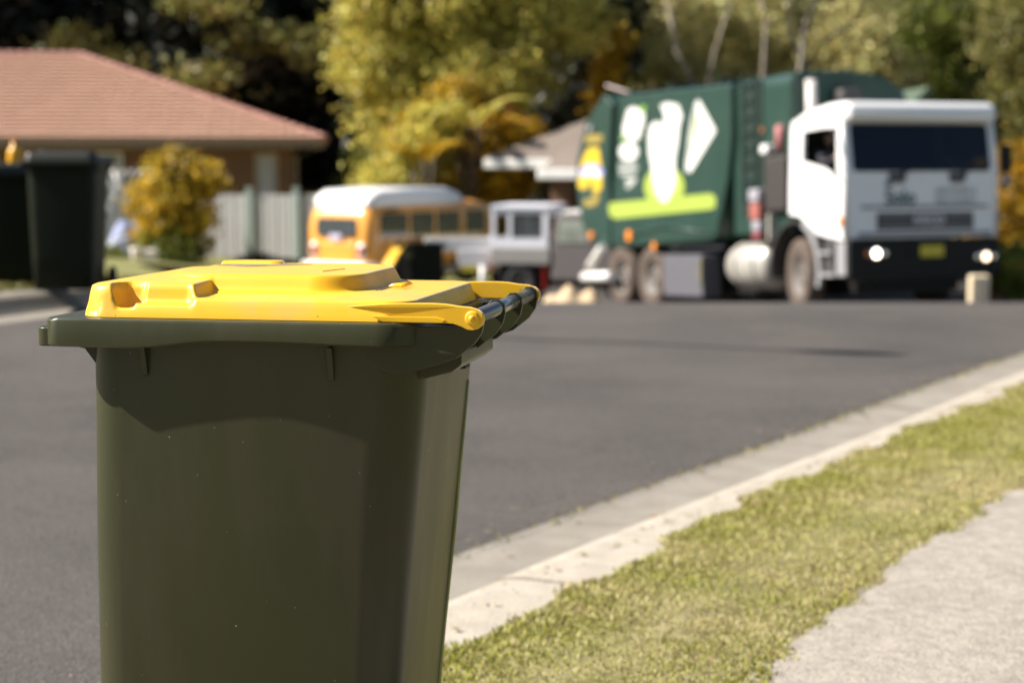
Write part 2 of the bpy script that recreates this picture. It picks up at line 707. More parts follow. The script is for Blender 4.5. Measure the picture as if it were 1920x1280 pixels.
debris('grass_clippings', 260, .60, .74, 'dry grass clippings scattered along the kerb top', (.42, .33, .16), 5, .13)
debris('road_grit', 350, -.22, .06, 'pale grit and leaf crumbs along the gutter edge of the road', (.30, .24, .17), 6, .0)
blades('gutter_weeds', 700, verge_sampler(-.01, .01, 4, 15, ragged=False, zo=.0), .022, 'thin weeds sprouting along the joint of asphalt and gutter', 9, wid=.003, palette=((.2, .2, .03), (.3, .26, .07)))

# a few fallen leaves on the road by the gutter
M_leaf = mat('dead_leaf', (.42, .17, .06), .7, vary=.3, scale=30)
for k, (x, y) in enumerate(((.55, 6.9), (.5, 6.55), (-.02, 6.28), (1.9, 9.6), (2.7, 10.9))):
    a = rnd.uniform(0, 3)
    ca, sa = math.cos(a), math.sin(a)
    pts = [(-.02, 0, .002), (-.008, .009, .006), (.01, .008, .01), (.024, 0, .006), (.01, -.008, .003), (-.008, -.009, .001)]
    o = pymesh('fallen_leaf', [(p[0] * ca - p[1] * sa, p[0] * sa + p[1] * ca, p[2]) for p in pts], [(0, 1, 2, 3), (0, 3, 4, 5)], M_leaf)
    o.location = (x, y, G(x, y) + .003)
    tag(o, ['brown leaf nearest the bin of those on the asphalt, beside the gutter', 'brown leaf just right of the bin, second along the gutter', 'small brown leaf at the foot of the gutter hidden by the bin edge', 'lone brown leaf halfway along the gutter', 'farthest brown leaf, near the lamp shadow by the gutter'][k], 'leaf', 'fallen leaves by the gutter')


# ------------------------------------------------------------------ foliage
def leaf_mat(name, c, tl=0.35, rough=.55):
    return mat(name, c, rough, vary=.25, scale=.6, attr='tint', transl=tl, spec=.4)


ML = {
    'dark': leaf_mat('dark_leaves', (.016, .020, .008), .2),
    'forest': leaf_mat('forest_leaves', (.20, .19, .05), .3),
    'yellowgreen': leaf_mat('yellow_green_leaves', (.52, .47, .10)),
    'golden': leaf_mat('golden_leaves', (.50, .30, .015)),
    'olive': leaf_mat('olive_gum_leaves', (.44, .41, .17)),
    'green': leaf_mat('green_leaves', (.15, .18, .025)),
    'orange': leaf_mat('orange_leaves', (.38, .15, .015)),
    'lightbush': leaf_mat('yellow_bush_leaves', (.60, .43, .04)),
}
M_bark = mat('pale_gum_bark', (.29, .25, .20), .8, vary=.25, scale=2.5, bump=.5, bscale=14, dirt=(.2, .15, .11), dirt_amt=.8, dscale=1.5)
M_darkbark = mat('dark_bark', (.08, .06, .045), .9, vary=.3, scale=4, bump=.7, bscale=20)


def crown_mesh(name, blobs, ncl, nl, size, clr, m, parent, seed, spread=(.65, 1.35), fill=.35):
    """leaf clusters scattered through ellipsoid blobs; each leaf a folded quad"""
    rs = np.random.RandomState(seed)
    B = np.array(blobs, dtype=float)
    vol = B[:, 3] * B[:, 4] * B[:, 5]
    pick = rs.choice(len(B), ncl, p=vol ** .7 / (vol ** .7).sum())
    d = rs.normal(size=(ncl, 3))
    d /= np.linalg.norm(d, axis=1)[:, None]
    r = (fill + (1 - fill) * rs.uniform(0, 1, ncl)) ** .6
    C = B[pick, :3] + d * r[:, None] * B[pick, 3:6]
    cs = clr * rs.uniform(.6, 1.4, ncl)
    ctint = rs.uniform(*spread, ncl)
    N = ncl * nl
    off = rs.normal(size=(N, 3)) * .5
    off[:, 2] *= .6
    ci = np.repeat(np.arange(ncl), nl)
    P = C[ci] + off * cs[ci][:, None]
    a = rs.normal(size=(N, 3))
    a /= np.linalg.norm(a, axis=1)[:, None]
    b = rs.normal(size=(N, 3))
    b -= (b * a).sum(1)[:, None] * a
    b /= np.linalg.norm(b, axis=1)[:, None]
    s = size * rs.uniform(.6, 1.4, N)[:, None]
    Q = np.zeros((N, 4, 3))
    Q[:, 0] = P - a * s
    Q[:, 1] = P - b * s * .42
    Q[:, 2] = P + a * s
    Q[:, 3] = P + b * s * .42
    tint = (ctint[ci] * rs.uniform(.75, 1.25, N))[:, None] * np.ones((1, 3))
    tint[:, 0] *= rs.uniform(.85, 1.2, N)
    return npmesh(name, Q.reshape(-1, 3), np.arange(N * 4).reshape(N, 4), m, parent, colors=np.repeat(tint, 4, axis=0))


def tree(name, x, y, h, blobs, leaf, label, cat='tree', ncl=420, nl=26, size=.16, clr=.8, seed=1, bark=None, trunk_r=.22, limbs=5,
         group=None, spread=(.65, 1.35), fill=.35, trunk_top=.8):
    z = G(x, y) - .1
    t = thing(name, (x, y, z), 0, label, cat, group)
    rr = random.Random(seed)
    bark = bark or M_darkbark
    lean = (rr.uniform(-.6, .6), rr.uniform(-.6, .6))
    tp = [(lean[0] * k * k, lean[1] * k * k, h * trunk_top * k) for k in (0, .2, .4, .6, .8, 1)]
    tube('trunk', tp, [trunk_r * (1.25 if k == 0 else 1 - .75 * k / 5) for k in range(6)], bark, t, 9)
    for k in range(limbs):
        b = blobs[k % len(blobs)]
        f = rr.uniform(.3, .85)
        st = Vector((lean[0] * f * f, lean[1] * f * f, h * trunk_top * f))
        en = Vector(b[:3]) + Vector((rr.uniform(-.6, .6) * b[3], rr.uniform(-.6, .6) * b[4], rr.uniform(0, .8) * b[5]))
        if en.z < st.z:
            en.z = st.z + 1
        mid = st.lerp(en, .5) + Vector((rr.uniform(-.3, .3), rr.uniform(-.3, .3), -.2))
        tube('limb', [st, mid, en], [trunk_r * .42, trunk_r * .27, trunk_r * .08], bark, t, 7)
    crown_mesh('crown', blobs, ncl, nl, size, clr, ML[leaf], t, seed, spread, fill)
    return t


# hill and wood behind everything
V = []
F = []
xs = np.arange(-150, 151, 5.0)
ys = np.arange(86, 260, 6.0)
for y in ys:
    for x in xs:
        z = -3 + 26 * sm(84, 170, y) + 1.2 * math.sin(x * .13) + 1.0 * math.sin(x * .31 + y * .2)
        V.append((x, y, z))
for j in range(len(ys) - 1):
    for i in range(len(xs) - 1):
        a = j * len(xs) + i
        F.append((a, a + 1, a + len(xs) + 1, a + len(xs)))
struct(pymesh('hill', V, F, mat('hill_undergrowth', (.03, .032, .013), .95, vary=.4, scale=.2, bump=.8, bscale=2), smooth=True))
bl = []
for k in range(150):
    x = rnd.uniform(-60, 60)
    y = rnd.uniform(84, 118)
    gz = -2 + 26 * sm(84, 170, y)
    bl.append((x, y, gz + rnd.uniform(3, 8), rnd.uniform(3, 6), rnd.uniform(2.5, 4), rnd.uniform(4, 8)))
wood = crown_mesh('distant_wood', bl, 4200, 20, .42, 1.9, ML['dark'], None, 77, (.5, 1.6), .3)
tag(wood, 'dark dense wood on the hill behind the houses', 'wood', kind='stuff')


def bl_col(h, w, n, seed, base=.2):
    rr = random.Random(seed)
    out = []
    for k in range(n):
        f = base + (1 - base) * (k + .5) / n
        rad = w * (1.05 - .55 * abs(f - .55))
        out.append((rr.uniform(-.45, .45) * w, rr.uniform(-.4, .4) * w, h * f, rad * rr.uniform(.5, .75), rad * rr.uniform(.5, .75), h / n * rr.uniform(.8, 1.2)))
    return out


# dark forest behind the terracotta house
specs = [(-20.5, 72, 15, 4.5), (-16.2, 75, 16, 4.6), (-12.0, 70, 15, 4.2), (-8.2, 73, 16, 4.4), (-4.6, 69, 14, 3.6), (-0.6, 74, 15, 4.2)]
lab = ['dark evergreen tree above the left end of the tiled roof ridge', 'tall dark evergreen rising behind the ridge of the terracotta roof',
       'dense dark tree behind the sloping hip of the terracotta roof', 'near black tree filling the gap right of the terracotta roof',
       'dark tree beside the left edge of the big yellow green tree', 'shaded tree hidden behind the big yellow green tree']
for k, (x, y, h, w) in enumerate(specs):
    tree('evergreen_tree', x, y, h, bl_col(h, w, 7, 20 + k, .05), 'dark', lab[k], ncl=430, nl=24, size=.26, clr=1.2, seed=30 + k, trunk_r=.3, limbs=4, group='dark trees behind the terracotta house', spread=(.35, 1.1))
# lighter sunlit boughs of a mid green tree in front of them
tree('spreading_tree', -10.4, 66.5, 8, [(-.9, 0, 6.1, 1.6, .9, .6), (1.3, 0, 7.4, 1.9, .8, .55), (3.1, -.2, 7.0, 1.3, .8, .6), (-2.0, .3, 5.2, 1.2, .8, .5), (-.2, 0, 8.6, 2.2, .9, .4)], 'forest',
     'olive leaved tree with sunlit boughs over the terracotta hip', ncl=120, nl=22, size=.2, clr=.65, seed=51, trunk_r=.16, limbs=6, fill=.2)
tree('small_leafy_tree', -15.4, 67, 6, [(-.6, 0, 6.6, 1.2, .8, .9), (-1.7, 0, 6.0, 1.0, .8, .6), (.9, 0, 6.2, .9, .7, .5)], 'forest',
     'greyish green treetop peeping over the roof ridge at far left', ncl=70, nl=22, size=.18, clr=.6, seed=52, trunk_r=.14, limbs=4)
# off to the left, outside the frame: unseen tall trees added to shade the wood behind the house
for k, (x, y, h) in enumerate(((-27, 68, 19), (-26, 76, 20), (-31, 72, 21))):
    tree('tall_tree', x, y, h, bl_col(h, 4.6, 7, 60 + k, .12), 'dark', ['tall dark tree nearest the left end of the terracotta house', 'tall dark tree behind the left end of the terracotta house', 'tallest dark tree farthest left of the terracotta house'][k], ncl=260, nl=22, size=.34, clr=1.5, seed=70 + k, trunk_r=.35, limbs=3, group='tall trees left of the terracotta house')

# big yellow-green tree in the middle
tree('broadleaf_tree', -1.3, 54.5, 11,
     [(-2.3, 0, 6.2, 1.7, 1.6, 1.3), (-1.6, .3, 4.8, 1.7, 1.5, 1.2), (-2.6, 0, 7.6, 1.5, 1.5, 1.2), (-.4, 0, 8.0, 1.9, 1.7, 1.5), (1.4, .2, 7.6, 1.8, 1.6, 1.4),
      (.6, -.4, 6.0, 1.9, 1.6, 1.3), (3.0, .4, 7.8, 1.3, 1.4, 1.2), (-1.0, -.2, 3.6, 1.5, 1.3, 1.0), (.5, .3, 9.6, 2.6, 2, 1.3), (-2.2, .2, 9.2, 1.7, 1.6, 1.2)],
     'yellowgreen', 'big yellow green tree in the middle behind the orange camper van', ncl=1050, nl=44, size=.115, clr=.6, seed=80, trunk_r=.2, limbs=8, spread=(.45, 1.35))
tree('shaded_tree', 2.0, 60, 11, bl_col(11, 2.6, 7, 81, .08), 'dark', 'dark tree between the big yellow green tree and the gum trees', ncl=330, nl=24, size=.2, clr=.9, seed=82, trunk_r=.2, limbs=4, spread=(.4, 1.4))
# golden shrubs under it
tree('golden_shrub', -3.0, 49.5, 4.6, [(-.3, 0, 2.7, .9, .9, .8), (.6, 0, 3.5, .8, .8, .8), (-.7, 0, 1.9, .8, .9, .8), (.6, 0, 2.2, 1.0, .9, .9), (.9, 0, 4.3, .7, .7, .6)], 'yellowgreen',
     'golden green shrub directly above the white camper roof', 'shrub', 460, 28, .10, .42, 83, trunk_r=.07, limbs=4, spread=(.5, 1.5))
tree('golden_shrub', -.9, 49.8, 5.0, [(0, 0, 4.0, .9, .8, .8), (.6, 0, 3.0, .9, .8, .8), (-.5, 0, 2.6, .9, .8, .9), (1.1, 0, 3.9, .6, .7, .6), (-.2, 0, 1.9, .9, .8, .7)], 'golden',
     'golden leaved shrub left of the brown tiled house', 'shrub', 460, 28, .11, .42, 84, trunk_r=.07, limbs=4, spread=(.25, 1.3))
tree('golden_shrub', -1.9, 50.6, 5.6, [(-.5, 0, 4.0, .9, .8, .9), (.4, 0, 5.0, .7, .8, .6), (.2, 0, 3.1, 1.1, .8, .9)], 'lightbush',
     'tall golden shrub between the camper and the big tree', 'shrub', 400, 28, .11, .42, 85, trunk_r=.07, limbs=4, spread=(.3, 1.1))
tree('orange_shrub', -.1, 50.5, 4.6, [(0, 0, 3.8, .7, .7, .8), (-.5, 0, 4.5, .6, .6, .5), (-.2, 0, 2.6, .8, .7, .8)], 'orange',
     'orange brown shrub touching the white gutter of the brown house', 'shrub', 160, 24, .11, .4, 86, trunk_r=.06, limbs=3, spread=(.2, .9))
# unseen trees added behind the camera to darken what the bin reflects
for k, (x, y, h, w) in enumerate(((-8.5, -9, 7, 2.8), (-3.5, -11, 8, 3.2), (2.0, -10, 7.5, 3.0), (7.5, -11, 8, 3.2))):
    tree('garden_tree', x, y, h, bl_col(h, w, 6, 300 + k, .06), 'forest', ['dark garden tree behind the camera, far left of the row', 'tallest garden tree behind the camera', 'garden tree straight behind the camera by the footpath', 'garden tree behind the camera, far right of the row'][k], ncl=200, nl=20, size=.2, clr=.9, seed=310 + k, trunk_r=.2, limbs=4, group='garden trees behind the camera', spread=(.2, .8))


# palm fronds
def palm(x, y, h, nf, L, leaf, label, seed):
    z = G(x, y) - .1
    t = thing('palm_tree', (x, y, z), 0, label, 'palm')
    rr = random.Random(seed)
    for s in range(3):
        tube('trunk', [(0, 0, 0), (.12 * (s - 1), 0, h * .5), (.3 * (s - 1), .05, h * (.85 + .08 * s))], [.08, .06, .05], M_darkbark, t, 7)
    for k in range(nf):
        az = 2 * math.pi * k / nf + rr.uniform(-.3, .3)
        up = rr.uniform(.85, 1.4)
        spine = []
        p = Vector((.25 * math.cos(az), .25 * math.sin(az), h * .92))
        e = up
        LL = L * rr.uniform(.75, 1.15)
        for q in range(11):
            spine.append(p.copy())
            p += Vector((math.cos(az) * math.cos(e), math.sin(az) * math.cos(e), math.sin(e))) * LL / 10
            e -= .17
        V = []
        F = []
        C = []
        for q in range(1, 11):
            for rep in range(3):
                pt = spine[q].lerp(spine[q - 1], rep / 3)
                d = (spine[q] - spine[q - 1]).normalized()
                sd = d.cross(Vector((0, 0, 1))).normalized()
                ll = .55 * math.sin(math.pi * (q + .5 - rep / 3) / 11.5) * L / 2.4
                for sg in (-1, 1):
                    tip = pt + sd * sg * ll * .8 + d * ll * .55 + Vector((0, 0, -.25 * ll))
                    i = len(V)
                    V += [pt, pt + d * .04 + sd * sg * .02, tip, pt - d * .03 + sd * sg * .05]
                    F.append((i, i + 1, i + 2, i + 3))
                    C += [[rr.uniform(.6, 1.4)] * 3] * 4
        f = npmesh('frond', np.array([tuple(v) for v in V]), np.array(F), ML[leaf], t, colors=np.array(C))
        tube('stem', spine, [.025 - .002 * q for q in range(11)], ML_stem, f, 5)
    return t


ML_stem = mat('palm_stem', (.30, .26, .05), .6)
palm(-1.15, 48.9, 4.6, 8, 1.7, 'yellowgreen', 'yellow green palm with arching fronds before the big tree', 5)
palm(-2.35, 48.4, 3.6, 8, 1.25, 'golden', 'golden palm with drooping fronds rising behind the white camper roof', 6)
tree('golden_shrub', 3.0, 56.5, 7.2, [(0, 0, 6.4, .38, .5, .9), (.1, 0, 7.4, .45, .5, .6), (-.1, 0, 5.4, .5, .5, .7), (.7, 0, 5.4, .7, .6, .5)], 'golden',
     'yellow shrub rising just above the tail of the green truck', 'shrub', 170, 26, .11, .36, 209, trunk_r=.06, limbs=4, spread=(.5, 1.2), trunk_top=.6)

# gum trees on the right
gum = [(5.2, 62, 15, 2.9, 'olive', 'olive gum tree above the green truck body, leftmost gum'), (8.8, 64, 16, 3.0, 'olive', 'gum tree with white forked trunk above the truck roof'),
       (11.9, 62, 15, 2.8, 'olive', 'gum tree with pale trunk behind the white truck cab'), (15.2, 66, 16, 3.2, 'green', 'darker green gum tree right of the truck cab'),
       (18.2, 62, 16, 3.2, 'forest', 'green tree at the right edge of the picture'), (13.6, 70, 16, 3.4, 'forest', 'green tree standing back behind the pale gum trunks'),
       (7.0, 72, 16, 3.6, 'forest', 'dull green tree standing back between the leftmost gums')]
for k, (x, y, h, w, lf, lb) in enumerate(gum):
    tree('gum_tree', x, y, h, bl_col(h * .62, w, 8, 100 + k, .12), lf, lb, ncl=700, nl=40, size=.11, clr=.7, seed=110 + k, bark=M_bark, trunk_r=.11, limbs=6, group='gum trees behind the truck', spread=(.5, 1.4))


def bare_gum(x, y, lines, label):
    z = G(x, y) - .1
    t = thing('gum_tree', (x, y, z), 0, label, 'tree', 'gum trees behind the truck')
    for q, (pts, r0) in enumerate(lines):
        tube('trunk' if q == 0 else 'limb', pts, [r0 * (1 - .6 * k / (len(pts) - 1)) for k in range(len(pts))], M_bark, t, 8)
    top = lines[0][0][-1]
    crown_mesh('crown', [(top[0], top[1], top[2] + .5, 2.2, 1.6, 1.6), (top[0] + 1.5, top[1], top[2] - .5, 1.4, 1.2, 1.2)], 90, 22, .13, .6, ML['olive'], t, int(x * 10), (.6, 1.4), .2)


bare_gum(8.2, 57, [([(0, 0, 0), (.3, 0, 4), (.75, 0, 6.6), (.9, 0, 8.2), (1.7, 0, 10)], .17), ([(.75, 0, 6.4), (1.3, 0, 7.6), (2.6, 0, 8.4)], .09), ([(.3, 0, 4), (-.4, 0, 6.4), (-.3, 0, 8.4), (-.9, 0, 10.2)], .1), ([(.8, 0, 7), (.4, 0, 8.2), (.2, 0, 10)], .07)],
         'slender gum with white forked trunk above the middle of the truck')
bare_gum(6.2, 58, [([(0, 0, 0), (-.3, 0, 5), (.2, 0, 7.4), (1.0, 0, 10)], .09), ([(.2, 0, 5), (-1.0, 0, 7.5), (-1.4, 0, 9.4)], .09)],
         'slender gum with grey white limbs above the truck body ladder')
for k, (x, y, h, w, lb) in enumerate(((6.6, 55, 3.6, 2.0, 'yellow green bush band above the truck body'), (10.2, 54.5, 4.0, 2.0, 'yellow green bush behind the truck roof'), (14.3, 53, 3.6, 2.2, 'olive bush right behind the truck cab mirror'), (3.9, 53, 3.2, 1.4, 'low bush behind the tail of the green truck'))):
    tree('understory_bush', x, y, h + 1, [(rnd.uniform(-w, w) * .5, 0, h * f, w * .7, 1, h * .24) for f in (.35, .6, .85, 1.05)], 'forest' if k % 2 else 'golden', lb, 'bush', 150, 22, .12, .5, 130 + k, trunk_r=.06, limbs=3, group='bushes behind the truck', spread=(.4, 1.2))

# ------------------------------------------------------------------ house with terracotta roof
M_tile = mat('terracotta_tile', (.45, .28, .205), .8, vary=.06, scale=1.5, spec=.2, dirt=(.38, .22, .16), dirt_amt=.3, dscale=1.0)
M_cap = mat('ridge_tile', (.40, .20, .16), .8, vary=.1, scale=2)
M_brick = bpy.data.materials.new('brick_wall')
M_brick.use_nodes = True
_nt = M_brick.node_tree
_bt = _nt.nodes.new('ShaderNodeTexBrick')
_tc = _nt.nodes.new('ShaderNodeTexCoord')
_mp = _nt.nodes.new('ShaderNodeMapping')
_mp.inputs['Rotation'].default_value = (R(90), 0, 0)
_nt.links.new(_tc.outputs['Object'], _mp.inputs[0])
_nt.links.new(_mp.outputs[0], _bt.inputs['Vector'])
_bt.inputs['Scale'].default_value = 1
_bt.inputs['Brick Width'].default_value = .24
_bt.inputs['Row Height'].default_value = .086
_bt.inputs['Mortar Size'].default_value = .01
_bt.inputs['Color1'].default_value = (.19, .085, .038, 1)
_bt.inputs['Color2'].default_value = (.13, .058, .027, 1)
_bt.inputs['Mortar'].default_value = (.14, .10, .07, 1)
_nt.links.new(_bt.outputs[0], _nt.nodes['Principled BSDF'].inputs['Base Color'])
_nt.nodes['Principled BSDF'].inputs['Roughness'].default_value = .9
M_white = mat('white_paint', (.78, .77, .74), .5, vary=.04)
M_cream = mat('cream_eave', (.45, .36, .26), .7, vary=.05)
M_pane = mat('window_glass', (.10, .11, .13), .08, vary=.1, scale=1)
M_curtain = mat('curtain', (.42, .40, .42), .9, vary=.15, scale=3)

HX0, HX1, HY0, HY1, HZ, RZ = -28.0, -5.3, 52.0, 66.0, 1.80, 4.50
house = thing('brick_house', (HX1, HY0, -1.4), R(6), 'brown brick house with terracotta tiled hip roof at left', 'house')
hx, hy, hz = house.location


def hl(x, y, z):
    return (x - hx, y - hy, z - hz)


roof = pymesh('roof', [hl(HX0, HY0, HZ), hl(HX1, HY0, HZ), hl(HX1, HY1, HZ), hl(HX0, HY1, HZ), hl(HX0 + 8.4, 59, RZ), hl(HX1 - 7.7, 59, RZ)],
              [(0, 1, 5, 4), (1, 2, 5), (2, 3, 4, 5), (3, 0, 4), (0, 3, 2, 1)], M_tile, house)
nC = 22
for k in range(nC):
    f0, f1 = k / nC, (k + 1) / nC + .012
    def rowpt(f, x, lift):
        return hl(x, HY0 + 7 * f - .05, HZ + (RZ - HZ) * f + lift)
    xa0, xb0 = HX0 + 8.4 * f0, HX1 - 7.7 * f0
    n = int((xb0 - xa0) / .1)
    V = []
    F = []
    for i in range(n + 1):
        for f, lb_ in ((f0, .115), (f1, .02)):
            xa, xb = HX0 + 8.4 * f, HX1 - 7.7 * min(f, 1)
            x = xa + (xb - xa) * i / n
            wv = .022 * abs(math.sin(math.pi * x / .3))
            V.append(rowpt(f, x, lb_ + wv))
        V.append(rowpt(f0, xa0 + (xb0 - xa0) * i / n, .0))
    for i in range(n):
        a = i * 3
        F += [(a, a + 3, a + 4, a + 1), (a + 2, a + 5, a + 3, a)]
    pymesh('tile_course', V, F, M_tile, roof)
# hip and ridge caps
def caps(p0, p1, nn):
    bm = bmesh.new()
    p0, p1 = Vector(p0), Vector(p1)
    for k in range(nn):
        a = p0.lerp(p1, k / nn)
        b = p0.lerp(p1, (k + 1.08) / nn)
        bm_tube(bm, [a, b], [.14, .115], 8)
    bm_obj('ridge_cap', bm, M_cap, roof, smooth=True)


caps(hl(HX1, HY0, HZ + .03), hl(HX1 - 7.7, 59, RZ + .03), 30)
caps(hl(HX1 - 7.7, 59, RZ + .03), hl(HX0 + 8.4, 59, RZ + .03), 20)
M_fasc = mat('brown_fascia', (.24, .16, .11), .6)
box('fascia', hl((HX0 + HX1) / 2, HY0 + .02, HZ - .08), (HX1 - HX0, .05, .14), M_fasc, house)
box('fascia', hl(HX1 - .02, 59, HZ - .08), (.05, HY1 - HY0 - .1, .14), M_fasc, house)
WX1, WY = -6.25, 52.75
bm = bmesh.new()
win = [(-7.35, -6.7, -.2, 1.45), (-11.85, -11.1, -1.2, 1.45), (-16.5, -14.6, -.2, 1.4)]
holes = [[(a, c), (b, c), (b, d), (a, d)] for a, b, c, d in win]
bm_holed(bm, [(HX0 + .8, -1.6), (WX1, -1.6), (WX1, 1.78), (HX0 + .8, 1.78)], holes, lambda a, b, t: hl(a, t, b), WY, WY + .2)
bm_obj('wall', bm, M_brick, house)
box('wall', hl(WX1 - .12, 59.1, .09), (.24, 12.2, 3.38), M_brick, house)
box('eave_soffit', hl((HX0 + HX1) / 2, HY0 + .4, HZ - .19), (HX1 - HX0 - .1, .7, .03), M_cream, house)
for k, (a, b, c, d) in enumerate(win):
    w = box('window', hl((a + b) / 2, WY + .14, (c + d) / 2), (b - a, .02, d - c), M_pane, house)
    bm = bmesh.new()
    for xx in (a + .03, b - .03):
        bm_box(bm, hl(xx, WY + .06, (c + d) / 2), (.06, .1, d - c))
    for zz in (c + .03, d - .03):
        bm_box(bm, hl((a + b) / 2, WY + .06, zz), (b - a - .12, .1, .06))
    bm_obj('frame', bm, M_white if k == 1 else M_cream, w)
    box('curtain', hl((a + b) / 2, WY + .115, (c + d) / 2), ((b - a) * .7, .02, (d - c) * .9), M_curtain, w)
bm = bmesh.new()
for k in range(3):
    bm_tube(bm, [hl(-5.35, 52 + .02, HZ - .12), hl(-6.15, 52.7, HZ - .5), hl(-6.15, 52.7, -1.4)], .045, 8)
bm_obj('downpipe', bm, M_cream, house)

# things in front of the house: lattice, tarpaulin over a trailer, pot
M_blue = mat('blue_tarpaulin', (.17, .20, .33), .6, vary=.2, scale=3, bump=.6, bscale=6)
t = thing('garden_lattice', (-10.4, 46.5, -1.28), R(6), 'white timber garden lattice between the dark bins and the golden bush', 'lattice')
for sgn in (1, -1):
    for k in range(-2, 6):
        a = Vector((max(0, k * .25 - .4), 0, 0))
        p0, p1 = Vector((k * .22, .0, 0)), Vector((k * .22 + sgn * .9, 0, 2.3))
        tube('slat', [p0 + Vector((0, .012 * sgn, 0)), p1 + Vector((0, .012 * sgn, 0))], .028, M_white, t, 4)
for xx in (-.4, 1.3):
    box('post', (xx, 0, 1.2), (.08, .08, 2.4), M_white, t)
tp = thing('covered_trailer', (-9.45, 45.3, -1.24), R(10), 'blue tarpaulin cover with a white rope left of the golden bush', 'cover')
rs_ = np.random.RandomState(3)
V = []
F = []
nu, nv = 18, 14
for j in range(nv + 1):
    for i in range(nu + 1):
        a, b = i / nu * 2 - 1, j / nv * 2 - 1
        z = 1.15 * (max(0, 1 - abs(a) ** 3.0)) ** .6 * (max(0, 1 - abs(b) ** 3)) ** .5 + .03 * math.sin(a * 9 + b * 4)
        V.append((a * .62 * (1.12 - .12 * z), b * .9, max(0.02, z * (1 - .35 * (a + 1) / 2) + .02)))
for j in range(nv):
    for i in range(nu):
        a = j * (nu + 1) + i
        F.append((a, a + 1, a + nu + 2, a + nu + 1))
pymesh('tarpaulin', V, F, M_blue, tp, smooth=True)
tube('rope', [(-.6, -.93, .45), (-.2, -.95, .62), (.2, -.95, .74), (.6, -.93, .8)], .025, M_white, tp, 6)
pot = thing('plant_pot', (-8.25, 40.5, G(-8.25, 40.5) + .08), 0, 'small white round pot on the lawn below the golden bush', 'pot')
M_pot = mat('white_pot', (.72, .66, .58), .5, vary=.05)
M_grey = mat('grey_concrete', (.3, .29, .3), .8)
bm = bmesh.new()
bm_tube(bm, [(-.12, 0, 0), (-.12, 0, .04), (-.12, 0, .26), (-.12, 0, .3)], [.09, .12, .16, .165], 20)
bm_obj('bowl', bm, M_pot, pot, smooth=True)
box('trough', (.16, .05, .14), (.3, .3, .26), M_pot, pot, bevel=.03)

# golden bush before the fence
tree('golden_bush', -7.95, 43.0, 3.0, [(0, 0, 2.2, .72, .7, .5), (-.25, 0, 1.6, .8, .7, .7), (.75, 0, 2.15, .34, .5, .5), (.35, 0, 1.4, .62, .6, .6), (-.1, 0, 2.6, .45, .5, .3), (-.2, 0, 1.0, .75, .6, .5), (.25, 0, .9, .7, .6, .5)], 'lightbush',
     'round golden yellow bush in front of the brick house', 'bush', 330, 28, .085, .3, 201, trunk_r=.05, limbs=6, spread=(.3, 1.3), trunk_top=.6)
tree('green_bush', -8.0, 42.7, 1.1, [(0, 0, .55, .75, .6, .5), (.3, 0, .35, .55, .5, .35), (-.3, 0, .4, .6, .5, .4)], 'green',
     'low green bush under the golden yellow bush', 'bush', 130, 24, .07, .26, 202, trunk_r=.03, limbs=3, spread=(.6, 1.6), trunk_top=.4)
tree('low_hedge', -6.2, 48.5, 2.0, [(-1.2, 0, 1.7, .8, .5, .35), (-.2, 0, 1.6, .8, .5, .35), (.9, 0, 1.75, .9, .5, .4), (1.9, 0, 1.6, .8, .5, .35)], 'forest',
     'grey green hedge just above the pale fence', 'hedge', 150, 20, .08, .3, 203, trunk_r=.03, limbs=3, trunk_top=.5)
tree('garden_shrub', -4.3, 56, 4, [(0, 0, 3.2, .8, .6, .7), (.3, 0, 2.2, .9, .6, .8), (-.7, 0, 2.4, .6, .6, .6)], 'green',
     'dark green shrub between the terracotta roof tip and the golden shrubs', 'shrub', 120, 22, .1, .36, 204, trunk_r=.05, limbs=3, spread=(.3, 1.0), trunk_top=.5)
tree('low_plant', -9.9, 41.8, .6, [(0, 0, .25, .5, .4, .3), (.6, 0, .2, .4, .4, .25)], 'green', 'low green plants on the lawn beside the dark bins', 'plant', 70, 20, .06, .2, 205, trunk_r=.02, limbs=2, trunk_top=.3)
tree('low_plant', -6.1, 43.6, .6, [(0, 0, .35, .55, .3, .3)], 'dark', 'dark low plant at the foot of the pale fence', 'plant', 60, 20, .06, .2, 206, trunk_r=.02, limbs=2, trunk_top=.3)

# pale fence of upright boards with green posts
M_fence = mat('fence_board', (.52, .51, .51), .6, vary=.05, scale=2, dirt=(.4, .36, .3), dirt_amt=.3, dscale=1)
M_post = mat('fence_post_green', (.33, .40, .36), .55, vary=.06)
fence = thing('board_fence', (-6.1, 46.6, -1.3), R(-14), 'pale grey fence of upright boards with green posts beside the camper', 'fence')
me_b = None
for k in range(48):
    x = -2.6 + k * .145
    if me_b is None:
        o = box('board', (0, 0, 0), (.128, .02, 1.62), M_fence, fence, bevel=.006)
        me_b = o.data
    else:
        o2 = o.copy()
        col.objects.link(o2)
        o2.parent = fence
        o = o2
    o.location = (x, .012 * (k % 2), .87)
for x in (-2.55, -.66, .62, 1.95, 3.2, 4.3):
    p = box('post', (x, -.045, .92), (.16, .07, 1.80), M_post, fence, bevel=.01)
    box('cap', (x, -.045, 1.84), (.19, .1, .05), M_post, p)
for z in (.25, 1.5):
    box('rail', (.85, .055, z), (6.9, .05, .08), M_fence, fence)

# ------------------------------------------------------------------ house at centre right with brown roof
M_btile = mat('brown_tile', (.20, .165, .14), .85, vary=.12, scale=1.5, spec=.2)
M_orangebrick = mat('orange_brick', (.46, .25, .13), .85, vary=.15, scale=4)
h2 = thing('brown_roof_house', (-.66, 48, -1.9), R(-18), 'house with brown tiled roof and bright white gutters behind the truck tail', 'house')


def l2(x, y, z):
    return (x + .66, y - 48, z + 1.9)


